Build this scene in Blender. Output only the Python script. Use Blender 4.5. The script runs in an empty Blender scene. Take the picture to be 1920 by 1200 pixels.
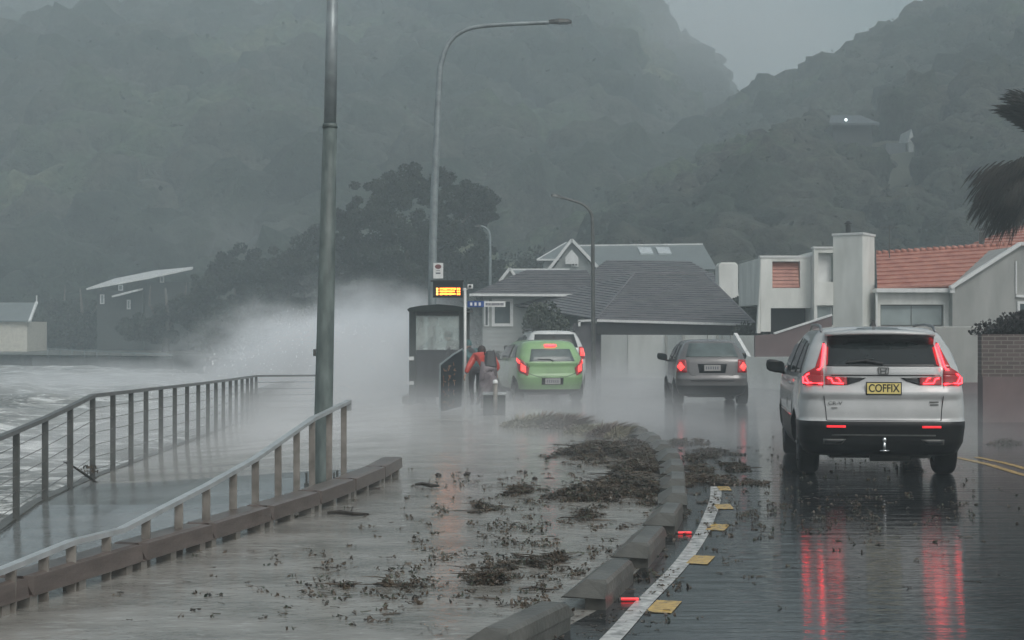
import bpy, bmesh, math, random
import numpy as np
from mathutils import Vector, Matrix, noise as mnoise
R = math.radians
random.seed(7); rng = np.random.default_rng(11)
scene = bpy.context.scene
col = scene.collection

# ------------------------------------------------------------------ camera
FOC, HOR, EYE = 2900.0, 616.0, 1.72          # focal length in photo pixels, horizon row, eye height (m)
cam = bpy.data.cameras.new('camera'); cam_o = bpy.data.objects.new('camera', cam); col.objects.link(cam_o)
cam.sensor_width = 36.0; cam.lens = 36.0 * FOC / 1920.0
cam.clip_start = 0.1; cam.clip_end = 3000
cam_o.location = (0, 0, EYE)
cam_o.rotation_euler = (R(90) + math.atan((HOR - 600) / FOC), 0, 0)
scene.camera = cam_o
scene.render.resolution_x, scene.render.resolution_y = 1024, 640

# ------------------------------------------------------------------ sky and sun (overcast storm)
SUN_EL, SUN_AZ = R(48), R(150)
world = bpy.data.worlds.new('World'); scene.world = world; world.use_nodes = True
nt = world.node_tree; nt.nodes.clear()
wo = nt.nodes.new('ShaderNodeOutputWorld'); bg = nt.nodes.new('ShaderNodeBackground')
sky = nt.nodes.new('ShaderNodeTexSky'); sky.sky_type = 'NISHITA'; sky.sun_disc = False
sky.sun_elevation = SUN_EL; sky.sun_rotation = SUN_AZ
sky.air_density = 1.0; sky.dust_density = 6.0; sky.ozone_density = 1.0
hs = nt.nodes.new('ShaderNodeHueSaturation'); hs.inputs['Saturation'].default_value = 0.30
nt.links.new(sky.outputs[0], hs.inputs['Color']); nt.links.new(hs.outputs[0], bg.inputs[0])
bg.inputs[1].default_value = 0.118
nt.links.new(bg.outputs[0], wo.inputs[0])
sl = bpy.data.lights.new('sun', 'SUN'); sl.energy = 0.8; sl.angle = R(25); sl.color = (1.0, 0.97, 0.93)
so = bpy.data.objects.new('sun', sl); col.objects.link(so)
sd = Vector((math.sin(SUN_AZ) * math.cos(SUN_EL), math.cos(SUN_AZ) * math.cos(SUN_EL), math.sin(SUN_EL)))
so.rotation_euler = sd.to_track_quat('Z', 'Y').to_euler()
scene.view_settings.view_transform = 'Standard'; scene.view_settings.look = 'None'
scene.view_settings.exposure = 0.0; scene.view_settings.gamma = 1.0
scene.cycles.volume_bounces = 6
scene.cycles.max_bounces = 8
scene.cycles.volume_step_rate = 1.0
scene.cycles.volume_max_steps = 128
scene.cycles.use_denoising = True

# ------------------------------------------------------------------ pixel -> place
def at(px, py, Y):                      # point seen at photo pixel (px, py), Y metres ahead
    return Vector(((px - 960) / FOC * Y, Y, EYE - (py - HOR) / FOC * Y))
def gnd(px, py, z=0.0):                 # point at height z seen at photo pixel
    Y = FOC * (EYE - z) / (py - HOR)
    return Vector(((px - 960) / FOC * Y, Y, z))

# ------------------------------------------------------------------ materials
def nodes(m):
    m.use_nodes = True; return m.node_tree
def mat(name, c, rough=0.6, metal=0.0, var=0.15, scale=4.0, bump=0.0, bscale=40.0, coat=0.0, spec=0.5, c2=None, emit=None, estr=0.0, stretch=None, detail=4):
    m = bpy.data.materials.new(name); t = nodes(m); b = t.nodes['Principled BSDF']
    b.inputs['Roughness'].default_value = rough; b.inputs['Metallic'].default_value = metal
    b.inputs['Specular IOR Level'].default_value = spec
    b.inputs['Coat Weight'].default_value = coat; b.inputs['Coat Roughness'].default_value = 0.05
    tc = t.nodes.new('ShaderNodeTexCoord'); mp = t.nodes.new('ShaderNodeMapping')
    t.links.new(tc.outputs['Object'], mp.inputs[0])
    if stretch: mp.inputs['Scale'].default_value = stretch
    n = t.nodes.new('ShaderNodeTexNoise'); n.inputs['Scale'].default_value = scale; n.inputs['Detail'].default_value = detail
    t.links.new(mp.outputs[0], n.inputs['Vector'])
    rp = t.nodes.new('ShaderNodeValToRGB'); rp.color_ramp.elements[0].position = 0.3; rp.color_ramp.elements[1].position = 0.7
    lo = [max(0, x * (1 - var)) for x in c] if c2 is None else c
    hi = [min(1, x * (1 + var)) for x in c] if c2 is None else c2
    rp.color_ramp.elements[0].color = (*lo, 1); rp.color_ramp.elements[1].color = (*hi, 1)
    t.links.new(n.outputs[0], rp.inputs[0]); t.links.new(rp.outputs[0], b.inputs['Base Color'])
    if bump:
        n2 = t.nodes.new('ShaderNodeTexNoise'); n2.inputs['Scale'].default_value = bscale; n2.inputs['Detail'].default_value = 3
        t.links.new(mp.outputs[0], n2.inputs['Vector'])
        bp = t.nodes.new('ShaderNodeBump'); bp.inputs['Strength'].default_value = 1.0; bp.inputs['Distance'].default_value = bump
        t.links.new(n2.outputs[0], bp.inputs['Height']); t.links.new(bp.outputs[0], b.inputs['Normal'])
    if emit:
        b.inputs['Emission Color'].default_value = (*emit, 1); b.inputs['Emission Strength'].default_value = estr
    return m
M = {}
M['dark_steel'] = mat('dark_steel', (0.10, 0.105, 0.10), 0.35, 0.3, 0.25, 6)
M['rail_steel'] = mat('rail_steel', (0.42, 0.45, 0.46), 0.28, 0.3, 0.15, 6)
M['post_steel'] = mat('post_steel', (0.13, 0.12, 0.105), 0.45, 0.1, c2=(0.27, 0.255, 0.23), scale=7, bump=.001)
M['pole_galv'] = mat('pole_galv', (0.050, 0.070, 0.068), 0.55, 0.0, 0.5, 9, bump=0.002, bscale=30, stretch=(1, 1, 0.30), c2=(0.16, 0.20, 0.19), detail=8)
M['lamp_galv'] = mat('lamp_galv', (0.24, 0.28, 0.29), 0.4, 0.3, 0.2, 5)
M['black'] = mat('black', (0.012, 0.014, 0.015), 0.4)
M['blackgloss'] = mat('blackgloss', (0.010, 0.012, 0.013), 0.12)
M['plastic'] = mat('plastic', (0.010, 0.011, 0.012), 0.42, spec=.25, bump=0.001, bscale=90)
M['rubber'] = mat('rubber', (0.009, 0.009, 0.010), 0.6, spec=.25, bump=0.003, bscale=50)
M['alloy'] = mat('alloy', (0.25, 0.26, 0.27), 0.3, 0.8)
M['chrome'] = mat('chrome', (0.6, 0.62, 0.63), 0.15, 1.0)
M['glass_mid'] = mat('glass_mid', (0.09, 0.12, 0.12), 0.06, var=0.3, scale=3)  # paler base colour stands in for sky light seen through the car
M['glass_dark'] = mat('glass_dark', (0.012, 0.017, 0.018), 0.06, var=0.3, scale=3)
M['timber'] = mat('timber', (0.075, 0.060, 0.053), 0.3, c2=(0.135, 0.112, 0.10), scale=3, stretch=(1, 1, 6), bump=0.003, bscale=18)
M['concrete'] = mat('concrete', (0.05, 0.052, 0.046), 0.38, c2=(0.12, 0.12, 0.108), scale=4, bump=0.004, bscale=26, detail=8)
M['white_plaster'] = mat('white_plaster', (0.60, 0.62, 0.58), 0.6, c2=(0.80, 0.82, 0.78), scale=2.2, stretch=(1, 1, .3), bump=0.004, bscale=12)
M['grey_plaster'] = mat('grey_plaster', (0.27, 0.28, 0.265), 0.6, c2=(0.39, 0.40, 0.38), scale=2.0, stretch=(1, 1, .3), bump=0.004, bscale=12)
M['white_paint'] = mat('white_paint', (0.7, 0.72, 0.71), 0.4, var=0.08)
M['weatherboard'] = mat('weatherboard', (0.34, 0.37, 0.36), 0.55, var=0.1, scale=2)
M['brown_wall'] = mat('brown_wall', (0.15, 0.11, 0.11), 0.55, var=0.15, scale=2)
M['tile_grey'] = mat('tile_grey', (0.085, 0.088, 0.095), 0.4, c2=(0.15, 0.145, 0.155), scale=2.5, bump=0.01, bscale=9)
M['tile_orange'] = mat('tile_orange', (0.34, 0.125, 0.09), 0.5, c2=(0.50, 0.23, 0.17), scale=3, bump=0.01, bscale=8)
M['iron_roof'] = mat('iron_roof', (0.16, 0.185, 0.185), 0.4, var=0.1, scale=1)
M['win'] = mat('win', (0.05, 0.07, 0.075), 0.08, var=0.3, scale=1.2)
M['winlight'] = mat('winlight', (0.28, 0.33, 0.33), 0.12, var=0.2, scale=1.2)
M['dark_void'] = mat('dark_void', (0.03, 0.034, 0.035), 0.6)
M['bark'] = mat('bark', (0.09, 0.08, 0.07), 0.7, var=0.35, scale=6, bump=0.02, bscale=10)
M['bark_pale'] = mat('bark_pale', (0.3, 0.29, 0.27), 0.7, var=0.3, scale=6)
M['weed'] = mat('weed', (0.012, 0.010, 0.007), 0.4, c2=(0.11, 0.082, 0.055), scale=7, bump=0.01, bscale=30)
M['weed_green'] = mat('weed_green', (0.03, 0.04, 0.03), 0.35, c2=(0.08, 0.09, 0.06), scale=7)
M['stick'] = mat('stick', (0.03, 0.025, 0.02), 0.4, var=0.4, scale=9)

def leaf_mat(name, a, b_, scale=0.7, rough=0.6):
    m = mat(name, a, rough, c2=b_, scale=scale, spec=0.3); return m
M['leaf'] = leaf_mat('leaf', (0.010, 0.016, 0.012), (0.042, 0.055, 0.036), 0.6)
M['leaf2'] = leaf_mat('leaf2', (0.030, 0.038, 0.030), (0.085, 0.10, 0.075), 0.9)
M['leaf_hill'] = leaf_mat('leaf_hill', (0.014, 0.02, 0.016), (0.085, 0.10, 0.06), 0.05)
M['hedge'] = leaf_mat('hedge', (0.02, 0.02, 0.02), (0.05, 0.047, 0.045), 3)
M['tussock'] = leaf_mat('tussock', (0.13, 0.12, 0.075), (0.26, 0.24, 0.17), 3)
M['tussock_brown'] = leaf_mat('tussock_brown', (0.10, 0.08, 0.065), (0.19, 0.15, 0.125), 3)
M['palm'] = leaf_mat('palm', (0.012, 0.014, 0.012), (0.034, 0.030, 0.024), 2)

# ------------------------------------------------------------------ object helpers
def props(o, label=None, cat=None, group=None, kind=None):
    if label: o['label'] = label
    if cat: o['category'] = cat
    if group: o['group'] = group
    if kind: o['kind'] = kind
    return o
def thing(name, label, cat, loc=(0, 0, 0), rz=0.0, group=None):
    o = bpy.data.objects.new(name, None); col.objects.link(o); o.empty_display_size = 0.2
    o.location = loc; o.rotation_euler = (0, 0, rz)
    return props(o, label, cat, group)
def mk(name, verts, faces, m, parent=None, smooth=False, loc=None, mi=None):
    me = bpy.data.meshes.new(name)
    me.from_pydata([tuple(v) for v in verts], [], faces); 
    ms = m if isinstance(m, (list, tuple)) else [m]
    for k in ms: me.materials.append(M[k] if isinstance(k, str) else k)
    if mi is not None: me.polygons.foreach_set('material_index', mi)
    if smooth: me.polygons.foreach_set('use_smooth', [True] * len(me.polygons))
    me.update()
    o = bpy.data.objects.new(name, me); col.objects.link(o)
    if parent is not None: o.parent = parent
    if loc is not None: o.location = loc
    return o
class B:                                  # shape collector; one B = one mesh object
    def __init__(s): s.v = []; s.f = []; s.mi = []
    def add(s, vs, fs, mi=0):
        n = len(s.v); s.v += [Vector(v) for v in vs]; s.f += [tuple(i + n for i in f) for f in fs]; s.mi += [mi] * len(fs); return s
    def box(s, a, b, mi=0, rz=0, c=None):
        x0, y0, z0 = a; x1, y1, z1 = b
        vs = [Vector(p) for p in ((x0,y0,z0),(x1,y0,z0),(x1,y1,z0),(x0,y1,z0),(x0,y0,z1),(x1,y0,z1),(x1,y1,z1),(x0,y1,z1))]
        if rz:
            cc = Vector(c) if c else (vs[0] + vs[6]) / 2; m = Matrix.Rotation(rz, 3, 'Z'); vs = [m @ (v - cc) + cc for v in vs]
        return s.add(vs, [(0,3,2,1),(4,5,6,7),(0,1,5,4),(1,2,6,5),(2,3,7,6),(3,0,4,7)], mi)
    def hexa(s, vs, mi=0):                # 8 corners, bottom 4 then top 4
        return s.add(vs, [(0,3,2,1),(4,5,6,7),(0,1,5,4),(1,2,6,5),(2,3,7,6),(3,0,4,7)], mi)
    def tube(s, pts, r, n=10, mi=0, caps=True):
        pts = [Vector(p) for p in pts]; rs = r if isinstance(r, (list, tuple)) else [r] * len(pts)
        vs = []; up = Vector((0.31, 0.17, 0.93))
        for i, p in enumerate(pts):
            d = (pts[min(i + 1, len(pts) - 1)] - pts[max(i - 1, 0)]).normalized()
            if abs(d.dot(up)) > 0.98: up = Vector((1, 0, 0))
            a = d.cross(up).normalized(); b2 = d.cross(a).normalized(); up = b2 * -1 if False else up
            for k in range(n):
                t = 2 * math.pi * k / n; vs.append(p + (a * math.cos(t) + b2 * math.sin(t)) * rs[i])
        fs = []
        for i in range(len(pts) - 1):
            for k in range(n):
                fs.append((i * n + k, i * n + (k + 1) % n, (i + 1) * n + (k + 1) % n, (i + 1) * n + k))
        if caps: fs += [tuple(range(n - 1, -1, -1)), tuple(range((len(pts) - 1) * n, len(pts) * n))]
        return s.add(vs, fs, mi)
    def beam(s, p, q, w, h, mi=0):        # rectangular bar p->q, w across, h up
        p, q = Vector(p), Vector(q); d = (q - p).normalized(); up = Vector((0, 0, 1))
        if abs(d.z) > 0.95: up = Vector((0, 1, 0))
        a = d.cross(up).normalized() * w / 2; b2 = a.cross(d).normalized() * h / 2
        return s.hexa([p - a - b2, p + a - b2, q + a - b2, q - a - b2, p - a + b2, p + a + b2, q + a + b2, q - a + b2], mi)
    def prism(s, prof, p, q, mi=0):       # 2-D profile (across, up) swept from p to q
        p, q = Vector(p), Vector(q); d = (q - p).normalized(); a = d.cross(Vector((0, 0, 1))).normalized(); u = a.cross(d)
        n = len(prof); vs = [p + a * x + u * z for x, z in prof] + [q + a * x + u * z for x, z in prof]
        fs = [(i, (i + 1) % n, n + (i + 1) % n, n + i) for i in range(n)] + [tuple(range(n - 1, -1, -1)), tuple(range(n, 2 * n))]
        return s.add(vs, fs, mi)
    def ext(s, poly, y0, y1, mi=0):       # (x, z) outline extruded along y
        n = len(poly); vs = [(x, y0, z) for x, z in poly] + [(x, y1, z) for x, z in poly]
        fs = [(i, (i + 1) % n, n + (i + 1) % n, n + i) for i in range(n)] + [tuple(range(n - 1, -1, -1)), tuple(range(n, 2 * n))]
        return s.add(vs, fs, mi)
    def lathe(s, prof, n=24, axis='z', c=(0, 0, 0), mi=0):
        vs = []; c = Vector(c)
        for r, h in prof:
            for k in range(n):
                t = 2 * math.pi * k / n; a, b2 = r * math.cos(t), r * math.sin(t)
                vs.append(c + (Vector((a, b2, h)) if axis == 'z' else Vector((h, a, b2))))
        fs = []
        for i in range(len(prof) - 1):
            for k in range(n): fs.append((i*n+k, i*n+(k+1)%n, (i+1)*n+(k+1)%n, (i+1)*n+k))
        return s.add(vs, fs, mi)
    def out(s, name, m, parent=None, smooth=False, loc=None, bevel=0.0):
        o = mk(name, s.v, s.f, m, parent, smooth, loc, s.mi)
        bm = bmesh.new(); bm.from_mesh(o.data); bmesh.ops.recalc_face_normals(bm, faces=bm.faces)
        if bevel:
            bmesh.ops.remove_doubles(bm, verts=bm.verts, dist=1e-5)
            bmesh.ops.bevel(bm, geom=[e for e in bm.edges if len(e.link_faces) == 2 and e.calc_face_angle(0) > 0.6], offset=bevel, segments=2, affect='EDGES', profile=0.5)
        bm.to_mesh(o.data); bm.free(); return o
def flat_poly(name, pts, m, z=None):
    vs = [(p[0], p[1], p[2] if z is None else z) for p in pts]
    return mk(name, vs, [tuple(range(len(vs)))], m)
def text_mesh(name, s, size, m, parent, loc, rot, align='CENTER', ext=0.002, squeeze=1.0, bold=0.0):
    c = bpy.data.curves.new(name, 'FONT'); c.body = s; c.size = size; c.align_x = align; c.align_y = 'CENTER'; c.extrude = ext; c.offset = bold
    o = bpy.data.objects.new(name + '_t', c); col.objects.link(o)
    dg = bpy.context.evaluated_depsgraph_get(); me = bpy.data.meshes.new_from_object(o.evaluated_get(dg))
    bpy.data.objects.remove(o); me.materials.clear(); me.materials.append(M[m])
    for v in me.vertices: v.co.x *= squeeze
    q = bpy.data.objects.new(name, me); col.objects.link(q); q.parent = parent; q.location = loc; q.rotation_euler = rot
    return q
def leaves(centers, radii, n_per, size, flat=1.0, droop=0.0, wind=0.0, shell=0.55):
    """many small leaf-clump quads spread through blobs; returns verts, faces"""
    cs = np.asarray(centers, float); rs = np.asarray(radii, float)
    if rs.ndim == 1: rs = np.stack([rs, rs, rs * flat], 1)
    k = len(cs); N = k * n_per
    d = rng.normal(size=(N, 3)); d /= np.linalg.norm(d, axis=1)[:, None]
    rad = shell + (1 - shell) * rng.random(N) ** 0.7
    ci = np.repeat(np.arange(k), n_per)
    p = cs[ci] + d * rad[:, None] * rs[ci]
    a = rng.normal(size=(N, 3)) + d * 0.2; a /= np.linalg.norm(a, axis=1)[:, None]
    b_ = np.cross(a, rng.normal(size=(N, 3))); b_ /= np.linalg.norm(b_, axis=1)[:, None]
    sz = size * (0.5 + rng.random(N))[:, None]
    a = a * sz; b_ = b_ * sz * 0.6
    V = np.stack([p - a, p - b_ * 0.9, p + a, p + b_], 1).reshape(-1, 3)
    F = np.arange(N * 4).reshape(-1, 4)
    return V, F
def mk_np(name, V, F, m, parent=None, smooth=False):
    me = bpy.data.meshes.new(name); me.vertices.add(len(V)); me.vertices.foreach_set('co', np.asarray(V, np.float32).ravel())
    k = F.shape[1]; me.loops.add(F.size); me.loops.foreach_set('vertex_index', F.ravel().astype(np.int32))
    me.polygons.add(len(F)); me.polygons.foreach_set('loop_start', (np.arange(len(F)) * k).astype(np.int32)); 
    me.update(calc_edges=True); me.validate()
    me.materials.append(M[m] if isinstance(m, str) else m)
    if smooth: me.polygons.foreach_set('use_smooth', [True] * len(me.polygons))
    o = bpy.data.objects.new(name, me); col.objects.link(o)
    if parent is not None: o.parent = parent
    return o
def fbm(x, y, z=0.0, o=4):
    s = 0; a = 1
    for i in range(o):
        s += a * mnoise.noise(Vector((x, y, z))); x *= 2.03; y *= 2.03; z *= 2.03; a *= 0.5
    return s
ORD = ['first', 'second', 'third', 'fourth', 'fifth', 'sixth', 'seventh', 'eighth', 'ninth', 'tenth', 'eleventh', 'twelfth', 'thirteenth', 'fourteenth', 'fifteenth', 'sixteenth']
# ================================================================== SETTING
def wet_mat(name, c1, c2, rough, film=0.0, bump=0.004, bs=6.0, streak=(1, 0.35, 1), scale=1.5, foam=0.0, r2=None, bs2=60, bump2=0.0006, rip=(1, .6, 1)):
    m = bpy.data.materials.new(name); t = nodes(m); b = t.nodes['Principled BSDF']; L = t.links
    tc = t.nodes.new('ShaderNodeTexCoord'); mp = t.nodes.new('ShaderNodeMapping'); mp.inputs['Scale'].default_value = streak
    L.new(tc.outputs['Object'], mp.inputs[0])
    n = t.nodes.new('ShaderNodeTexNoise'); n.inputs['Scale'].default_value = scale; n.inputs['Detail'].default_value = 6; n.inputs['Roughness'].default_value = 0.6
    L.new(mp.outputs[0], n.inputs['Vector'])
    rp = t.nodes.new('ShaderNodeValToRGB'); rp.color_ramp.elements[0].position = 0.32; rp.color_ramp.elements[1].position = 0.68
    rp.color_ramp.elements[0].color = (*c1, 1); rp.color_ramp.elements[1].color = (*c2, 1)
    L.new(n.outputs[0], rp.inputs[0])
    last = rp.outputs[0]
    if foam > 0:
        mf = t.nodes.new('ShaderNodeMapping'); mf.inputs['Scale'].default_value = (0.5, 1.5, 1); mf.inputs['Rotation'].default_value = (0, 0, 0.25)
        L.new(tc.outputs['Object'], mf.inputs[0])
        nf = t.nodes.new('ShaderNodeTexNoise'); nf.inputs['Scale'].default_value = 9; nf.inputs['Detail'].default_value = 7; nf.inputs['Roughness'].default_value = 0.72; nf.inputs['Distortion'].default_value = 0.8
        L.new(mf.outputs[0], nf.inputs['Vector'])
        rf = t.nodes.new('ShaderNodeValToRGB'); rf.color_ramp.elements[0].position = 0.56; rf.color_ramp.elements[1].position = 0.66
        L.new(nf.outputs[0], rf.inputs[0])
        ml = t.nodes.new('ShaderNodeMath'); ml.operation = 'MULTIPLY'; ml.inputs[1].default_value = foam; L.new(rf.outputs[0], ml.inputs[0])
        mx = t.nodes.new('ShaderNodeMix'); mx.data_type = 'RGBA'; L.new(ml.outputs[0], mx.inputs['Factor']); L.new(last, mx.inputs['A'])
        mx.inputs['B'].default_value = (0.55, 0.57, 0.55, 1); last = mx.outputs['Result']
    L.new(last, b.inputs['Base Color'])
    nr = t.nodes.new('ShaderNodeTexNoise'); nr.inputs['Scale'].default_value = 0.9; nr.inputs['Detail'].default_value = 5
    L.new(mp.outputs[0], nr.inputs['Vector'])
    mr = t.nodes.new('ShaderNodeMapRange'); mr.inputs['From Min'].default_value = 0.35; mr.inputs['From Max'].default_value = 0.65
    mr.inputs['To Min'].default_value = rough; mr.inputs['To Max'].default_value = r2 if r2 is not None else rough * 1.6
    L.new(nr.outputs[0], mr.inputs['Value']); L.new(mr.outputs[0], b.inputs['Roughness'])
    mp2 = t.nodes.new('ShaderNodeMapping'); mp2.inputs['Scale'].default_value = rip; L.new(tc.outputs['Object'], mp2.inputs[0])
    n2 = t.nodes.new('ShaderNodeTexNoise'); n2.inputs['Scale'].default_value = bs; n2.inputs['Detail'].default_value = 3
    n3 = t.nodes.new('ShaderNodeTexNoise'); n3.inputs['Scale'].default_value = bs2; n3.inputs['Detail'].default_value = 2
    L.new(mp2.outputs[0], n2.inputs['Vector']); L.new(mp2.outputs[0], n3.inputs['Vector'])
    b1 = t.nodes.new('ShaderNodeBump'); b1.inputs['Distance'].default_value = bump; b1.inputs['Strength'].default_value = 1; L.new(n2.outputs[0], b1.inputs['Height'])
    b2 = t.nodes.new('ShaderNodeBump'); b2.inputs['Distance'].default_value = bump2; b2.inputs['Strength'].default_value = 1; L.new(n3.outputs[0], b2.inputs['Height'])
    L.new(b1.outputs[0], b2.inputs['Normal']); L.new(b2.outputs[0], b.inputs['Normal'])
    return m
M['asphalt'] = wet_mat('asphalt', (0.007, 0.009, 0.011), (0.028, 0.032, 0.034), 0.035, r2=0.09, bump=0.0045, bs=5, rip=(.16, 1.3, 1), streak=(0.5, 0.5, 1), scale=2.0, foam=0.07, bs2=38, bump2=0.0012)
M['pathwet'] = wet_mat('pathwet', (0.165, 0.162, 0.145), (0.33, 0.325, 0.30), 0.07, r2=0.22, bump=0.006, bs=8, rip=(.8, 1.1, 1), bs2=30, bump2=0.0016, scale=1.6, streak=(0.7, 1.2, 1), foam=0.38)
M['deckwet'] = wet_mat('deckwet', (0.11, 0.125, 0.125), (0.20, 0.215, 0.215), 0.10, r2=0.2, bump=0.005, bs=4, scale=1.0, streak=(0.5, 1.2, 1), foam=0.1)
M['land'] = wet_mat('land', (0.06, 0.065, 0.055), (0.13, 0.13, 0.115), 0.3, r2=0.5, bump=0.01, bs=2)
M['hillground'] = mat('hillground', (0.02, 0.025, 0.018), 0.9, c2=(0.09, 0.10, 0.07), scale=0.03)
M['line_white'] = mat('line_white', (0.22, 0.225, 0.22), 0.15, c2=(0.72, 0.73, 0.71), scale=14, detail=8, bump=.002, bscale=40)
M['line_yellow'] = mat('line_yellow', (0.30, 0.20, 0.06), 0.15, c2=(0.80, 0.52, 0.11), scale=16, detail=8, bump=.002, bscale=40)

# kerb block line (right edge of the footpath) and ramp kerb line
BL = [(-0.75, 6.3), (-0.16, 7.87), (0.454, 9.41), (0.858, 11.06), (1.24, 12.86), (1.52, 14.4), (1.66, 15.8), (1.83, 17.4), (1.97, 19.1), (2.02, 20.6), (2.04, 22.2), (2.0, 23.8), (1.86, 25.3)]
KB = [(-4.1, 5.2), (-3.62, 7.2), (-3.1, 9.48), (-2.75, 10.96), (-2.47, 12.08), (-2.2, 13.27), (-1.93, 14.5), (-1.72, 15.7), (-1.53, 17.1), (-1.43, 18.4)]
def zdeck(y):                              # the ramp comes up from the beach, then runs level
    pts = [(4, -1.15), (9, -0.80), (13.6, -0.50), (17.0, -0.22), (19.6, -0.20), (38, -0.48), (60, -0.5)]
    for (a, za), (b_, zb) in zip(pts, pts[1:]):
        if y <= b_: return za + (zb - za) * max(0, (y - a)) / (b_ - a)
    return pts[-1][1]
def xleft(y):                              # sea edge of the ramp
    pts = [(4, -4.6), (16, -5.17), (19.6, -5.31), (38, -6.29), (60, -7.5)]
    for (a, xa), (b_, xb) in zip(pts, pts[1:]):
        if y <= b_: return xa + (xb - xa) * (y - a) / (b_ - a)
    return pts[-1][1]
# ground: one wide sheet under the land side, reaching the horizon
land = [(-7.4, 60.5), (-7.5, 60), (-12, 76), (-21, 97.5), (-31, 101.5), (-44, 113), (-80, 150), (-140, 300), (-900, 1500), (900, 1500), (900, -30), (0, -30), (0, 3), (1, 8), (2.4, 14), (2.4, 19), (2.6, 26), (1.2, 34), (0, 45), (1.4, 60.5)]
props(flat_poly('ground', land, 'land', -0.02), kind='structure')
# footpath between the two kerb lines, sloping down to the level of the ramp head further on
left = [(x - 0.12, y) for x, y in KB]
fp = [(-4.6, 3)] + left + [(-1.55, 19.0)] + [(x + 0.05, y) for x, y in BL[::-1] if y < 19.0] + [(-1.6, 3)]
props(flat_poly('footpath', [(x, y) for x, y in [(-4.6, 3)] + left + [(-1.45, 19.0), (2.02, 19.0)] + [(x + 0.05, y) for x, y in BL[::-1] if y < 19.0] + [(-1.6, 3)]] if True else fp, 'pathwet', 0.0), kind='structure')
def sst(a, b_, x):
    t = min(1, max(0, (x - a) / (b_ - a))); return t * t * (3 - 2 * t)
V = []; F = []; ys = np.arange(19.0, 62.1, 1.0); NX = 24
for y in ys:
    xl = xleft(y) + 0.001; xr = float(np.interp(y, [19, 20.6, 22.2, 23.8, 25.3, 28, 33, 45, 62], [2.02, 2.07, 2.09, 2.05, 1.91, 1.72, .62, -.78, 0.9]))
    for k in range(NX):
        x = xl + (xr - xl) * k / (NX - 1); V.append((x, y, (zdeck(y) + 0.02) * (1 - sst(xl, -1.45, x))))
for i in range(len(ys) - 1):
    for k in range(NX - 1): F.append((i * NX + k, i * NX + k + 1, (i + 1) * NX + k + 1, (i + 1) * NX + k))
props(mk('promenade', V, F, 'pathwet', smooth=True), kind='structure')
# road
road = [(-1.55, 3)] + [(x + 0.06, y) for x, y in BL] + [(1.72, 28), (0.62, 33), (-0.78, 45), (1.52, 70), (40, 70), (40, 40.5), (12.2, 40.0), (9.9, 28.0), (10.2, 22), (9.4, 3)]
rd = flat_poly('road', road, 'asphalt', 0.004); props(rd, kind='structure')
# far pavement and kerb on the right
b = B(); pv = [(9.9, 28.0), (12.2, 40.0), (40, 40.5)]
side = B()
side.add([(9.4, 3, .13), (10.2, 22, .13), (9.9, 28, .13), (12.2, 40, .13), (40, 40.5, .13), (40, 3, .13), (9.4, 3, -.02), (10.2, 22, -.02), (9.9, 28, -.02), (12.2, 40, -.02), (40, 40.5, -.02)],
         [(0, 1, 2, 3, 4, 5), (6, 7, 1, 0), (7, 8, 2, 1), (8, 9, 3, 2), (9, 10, 4, 3)])
props(side.out('pavement', 'deckwet'), kind='structure')
# ramp deck
V = []; F = []; ys = np.arange(4, 19.01, 0.5); NX = 14
kbx = lambda y: np.interp(y, [p[1] for p in KB] + [19.0], [p[0] - 0.15 for p in KB] + [-1.45])
for i, y in enumerate(ys):
    xl, xr = xleft(y), float(kbx(y))
    for k in range(NX):
        x = xl + (xr - xl) * k / (NX - 1); V.append((x, y, zdeck(y) + (0.02 - (zdeck(y) + 0.02) * sst(xl, -1.45, x)) * sst(16.5, 19, y)))
for i in range(len(ys) - 1):
    for k in range(NX - 1): F.append((i * NX + k, i * NX + k + 1, (i + 1) * NX + k + 1, (i + 1) * NX + k))
props(mk('ramp', V, F, 'deckwet'), kind='structure')
# ramp sides: retaining edge under the kerb and sea face
b = B()
for (x0, y0), (x1, y1) in zip(KB, KB[1:]):
    b.hexa([(x0 - .2, y0, -1.6), (x0 - .12, y0, -1.6), (x1 - .12, y1, -1.6), (x1 - .2, y1, -1.6), (x0 - .2, y0, -.004), (x0 - .12, y0, -.004), (x1 - .12, y1, -.004), (x1 - .2, y1, -.004)])
props(b.out('ramp_wall', 'concrete'), kind='structure')
b = B(); ys = np.arange(4, 40.1, 1.0)
for i in range(0, len(ys) - 1):
    y0, y1 = ys[i], ys[i + 1]; z0, z1 = zdeck(y0), zdeck(y1)
    b.hexa([(xleft(y0) - .12, y0, -2), (xleft(y0), y0, -2), (xleft(y1), y1, -2), (xleft(y1) - .12, y1, -2), (xleft(y0) - .12, y0, z0 + .03), (xleft(y0), y0, z0 + .03), (xleft(y1), y1, z1 + .03), (xleft(y1) - .12, y1, z1 + .03)])
props(b.out('sea_wall', 'concrete'), kind='structure')
b = B(); fc = [(-6.3, 38.6), (-7.5, 60), (-12, 76), (-21, 97.5)]
for (x0, y0), (x1, y1) in zip(fc, fc[1:]):
    b.hexa([(x0 - .4, y0, -2), (x0, y0, -2), (x1, y1, -2), (x1 - .4, y1, -2), (x0 - .4, y0, .1), (x0, y0, .1), (x1, y1, .1), (x1 - .4, y1, .1)])
props(b.out('far_sea_wall', 'concrete'), kind='structure')

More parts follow.
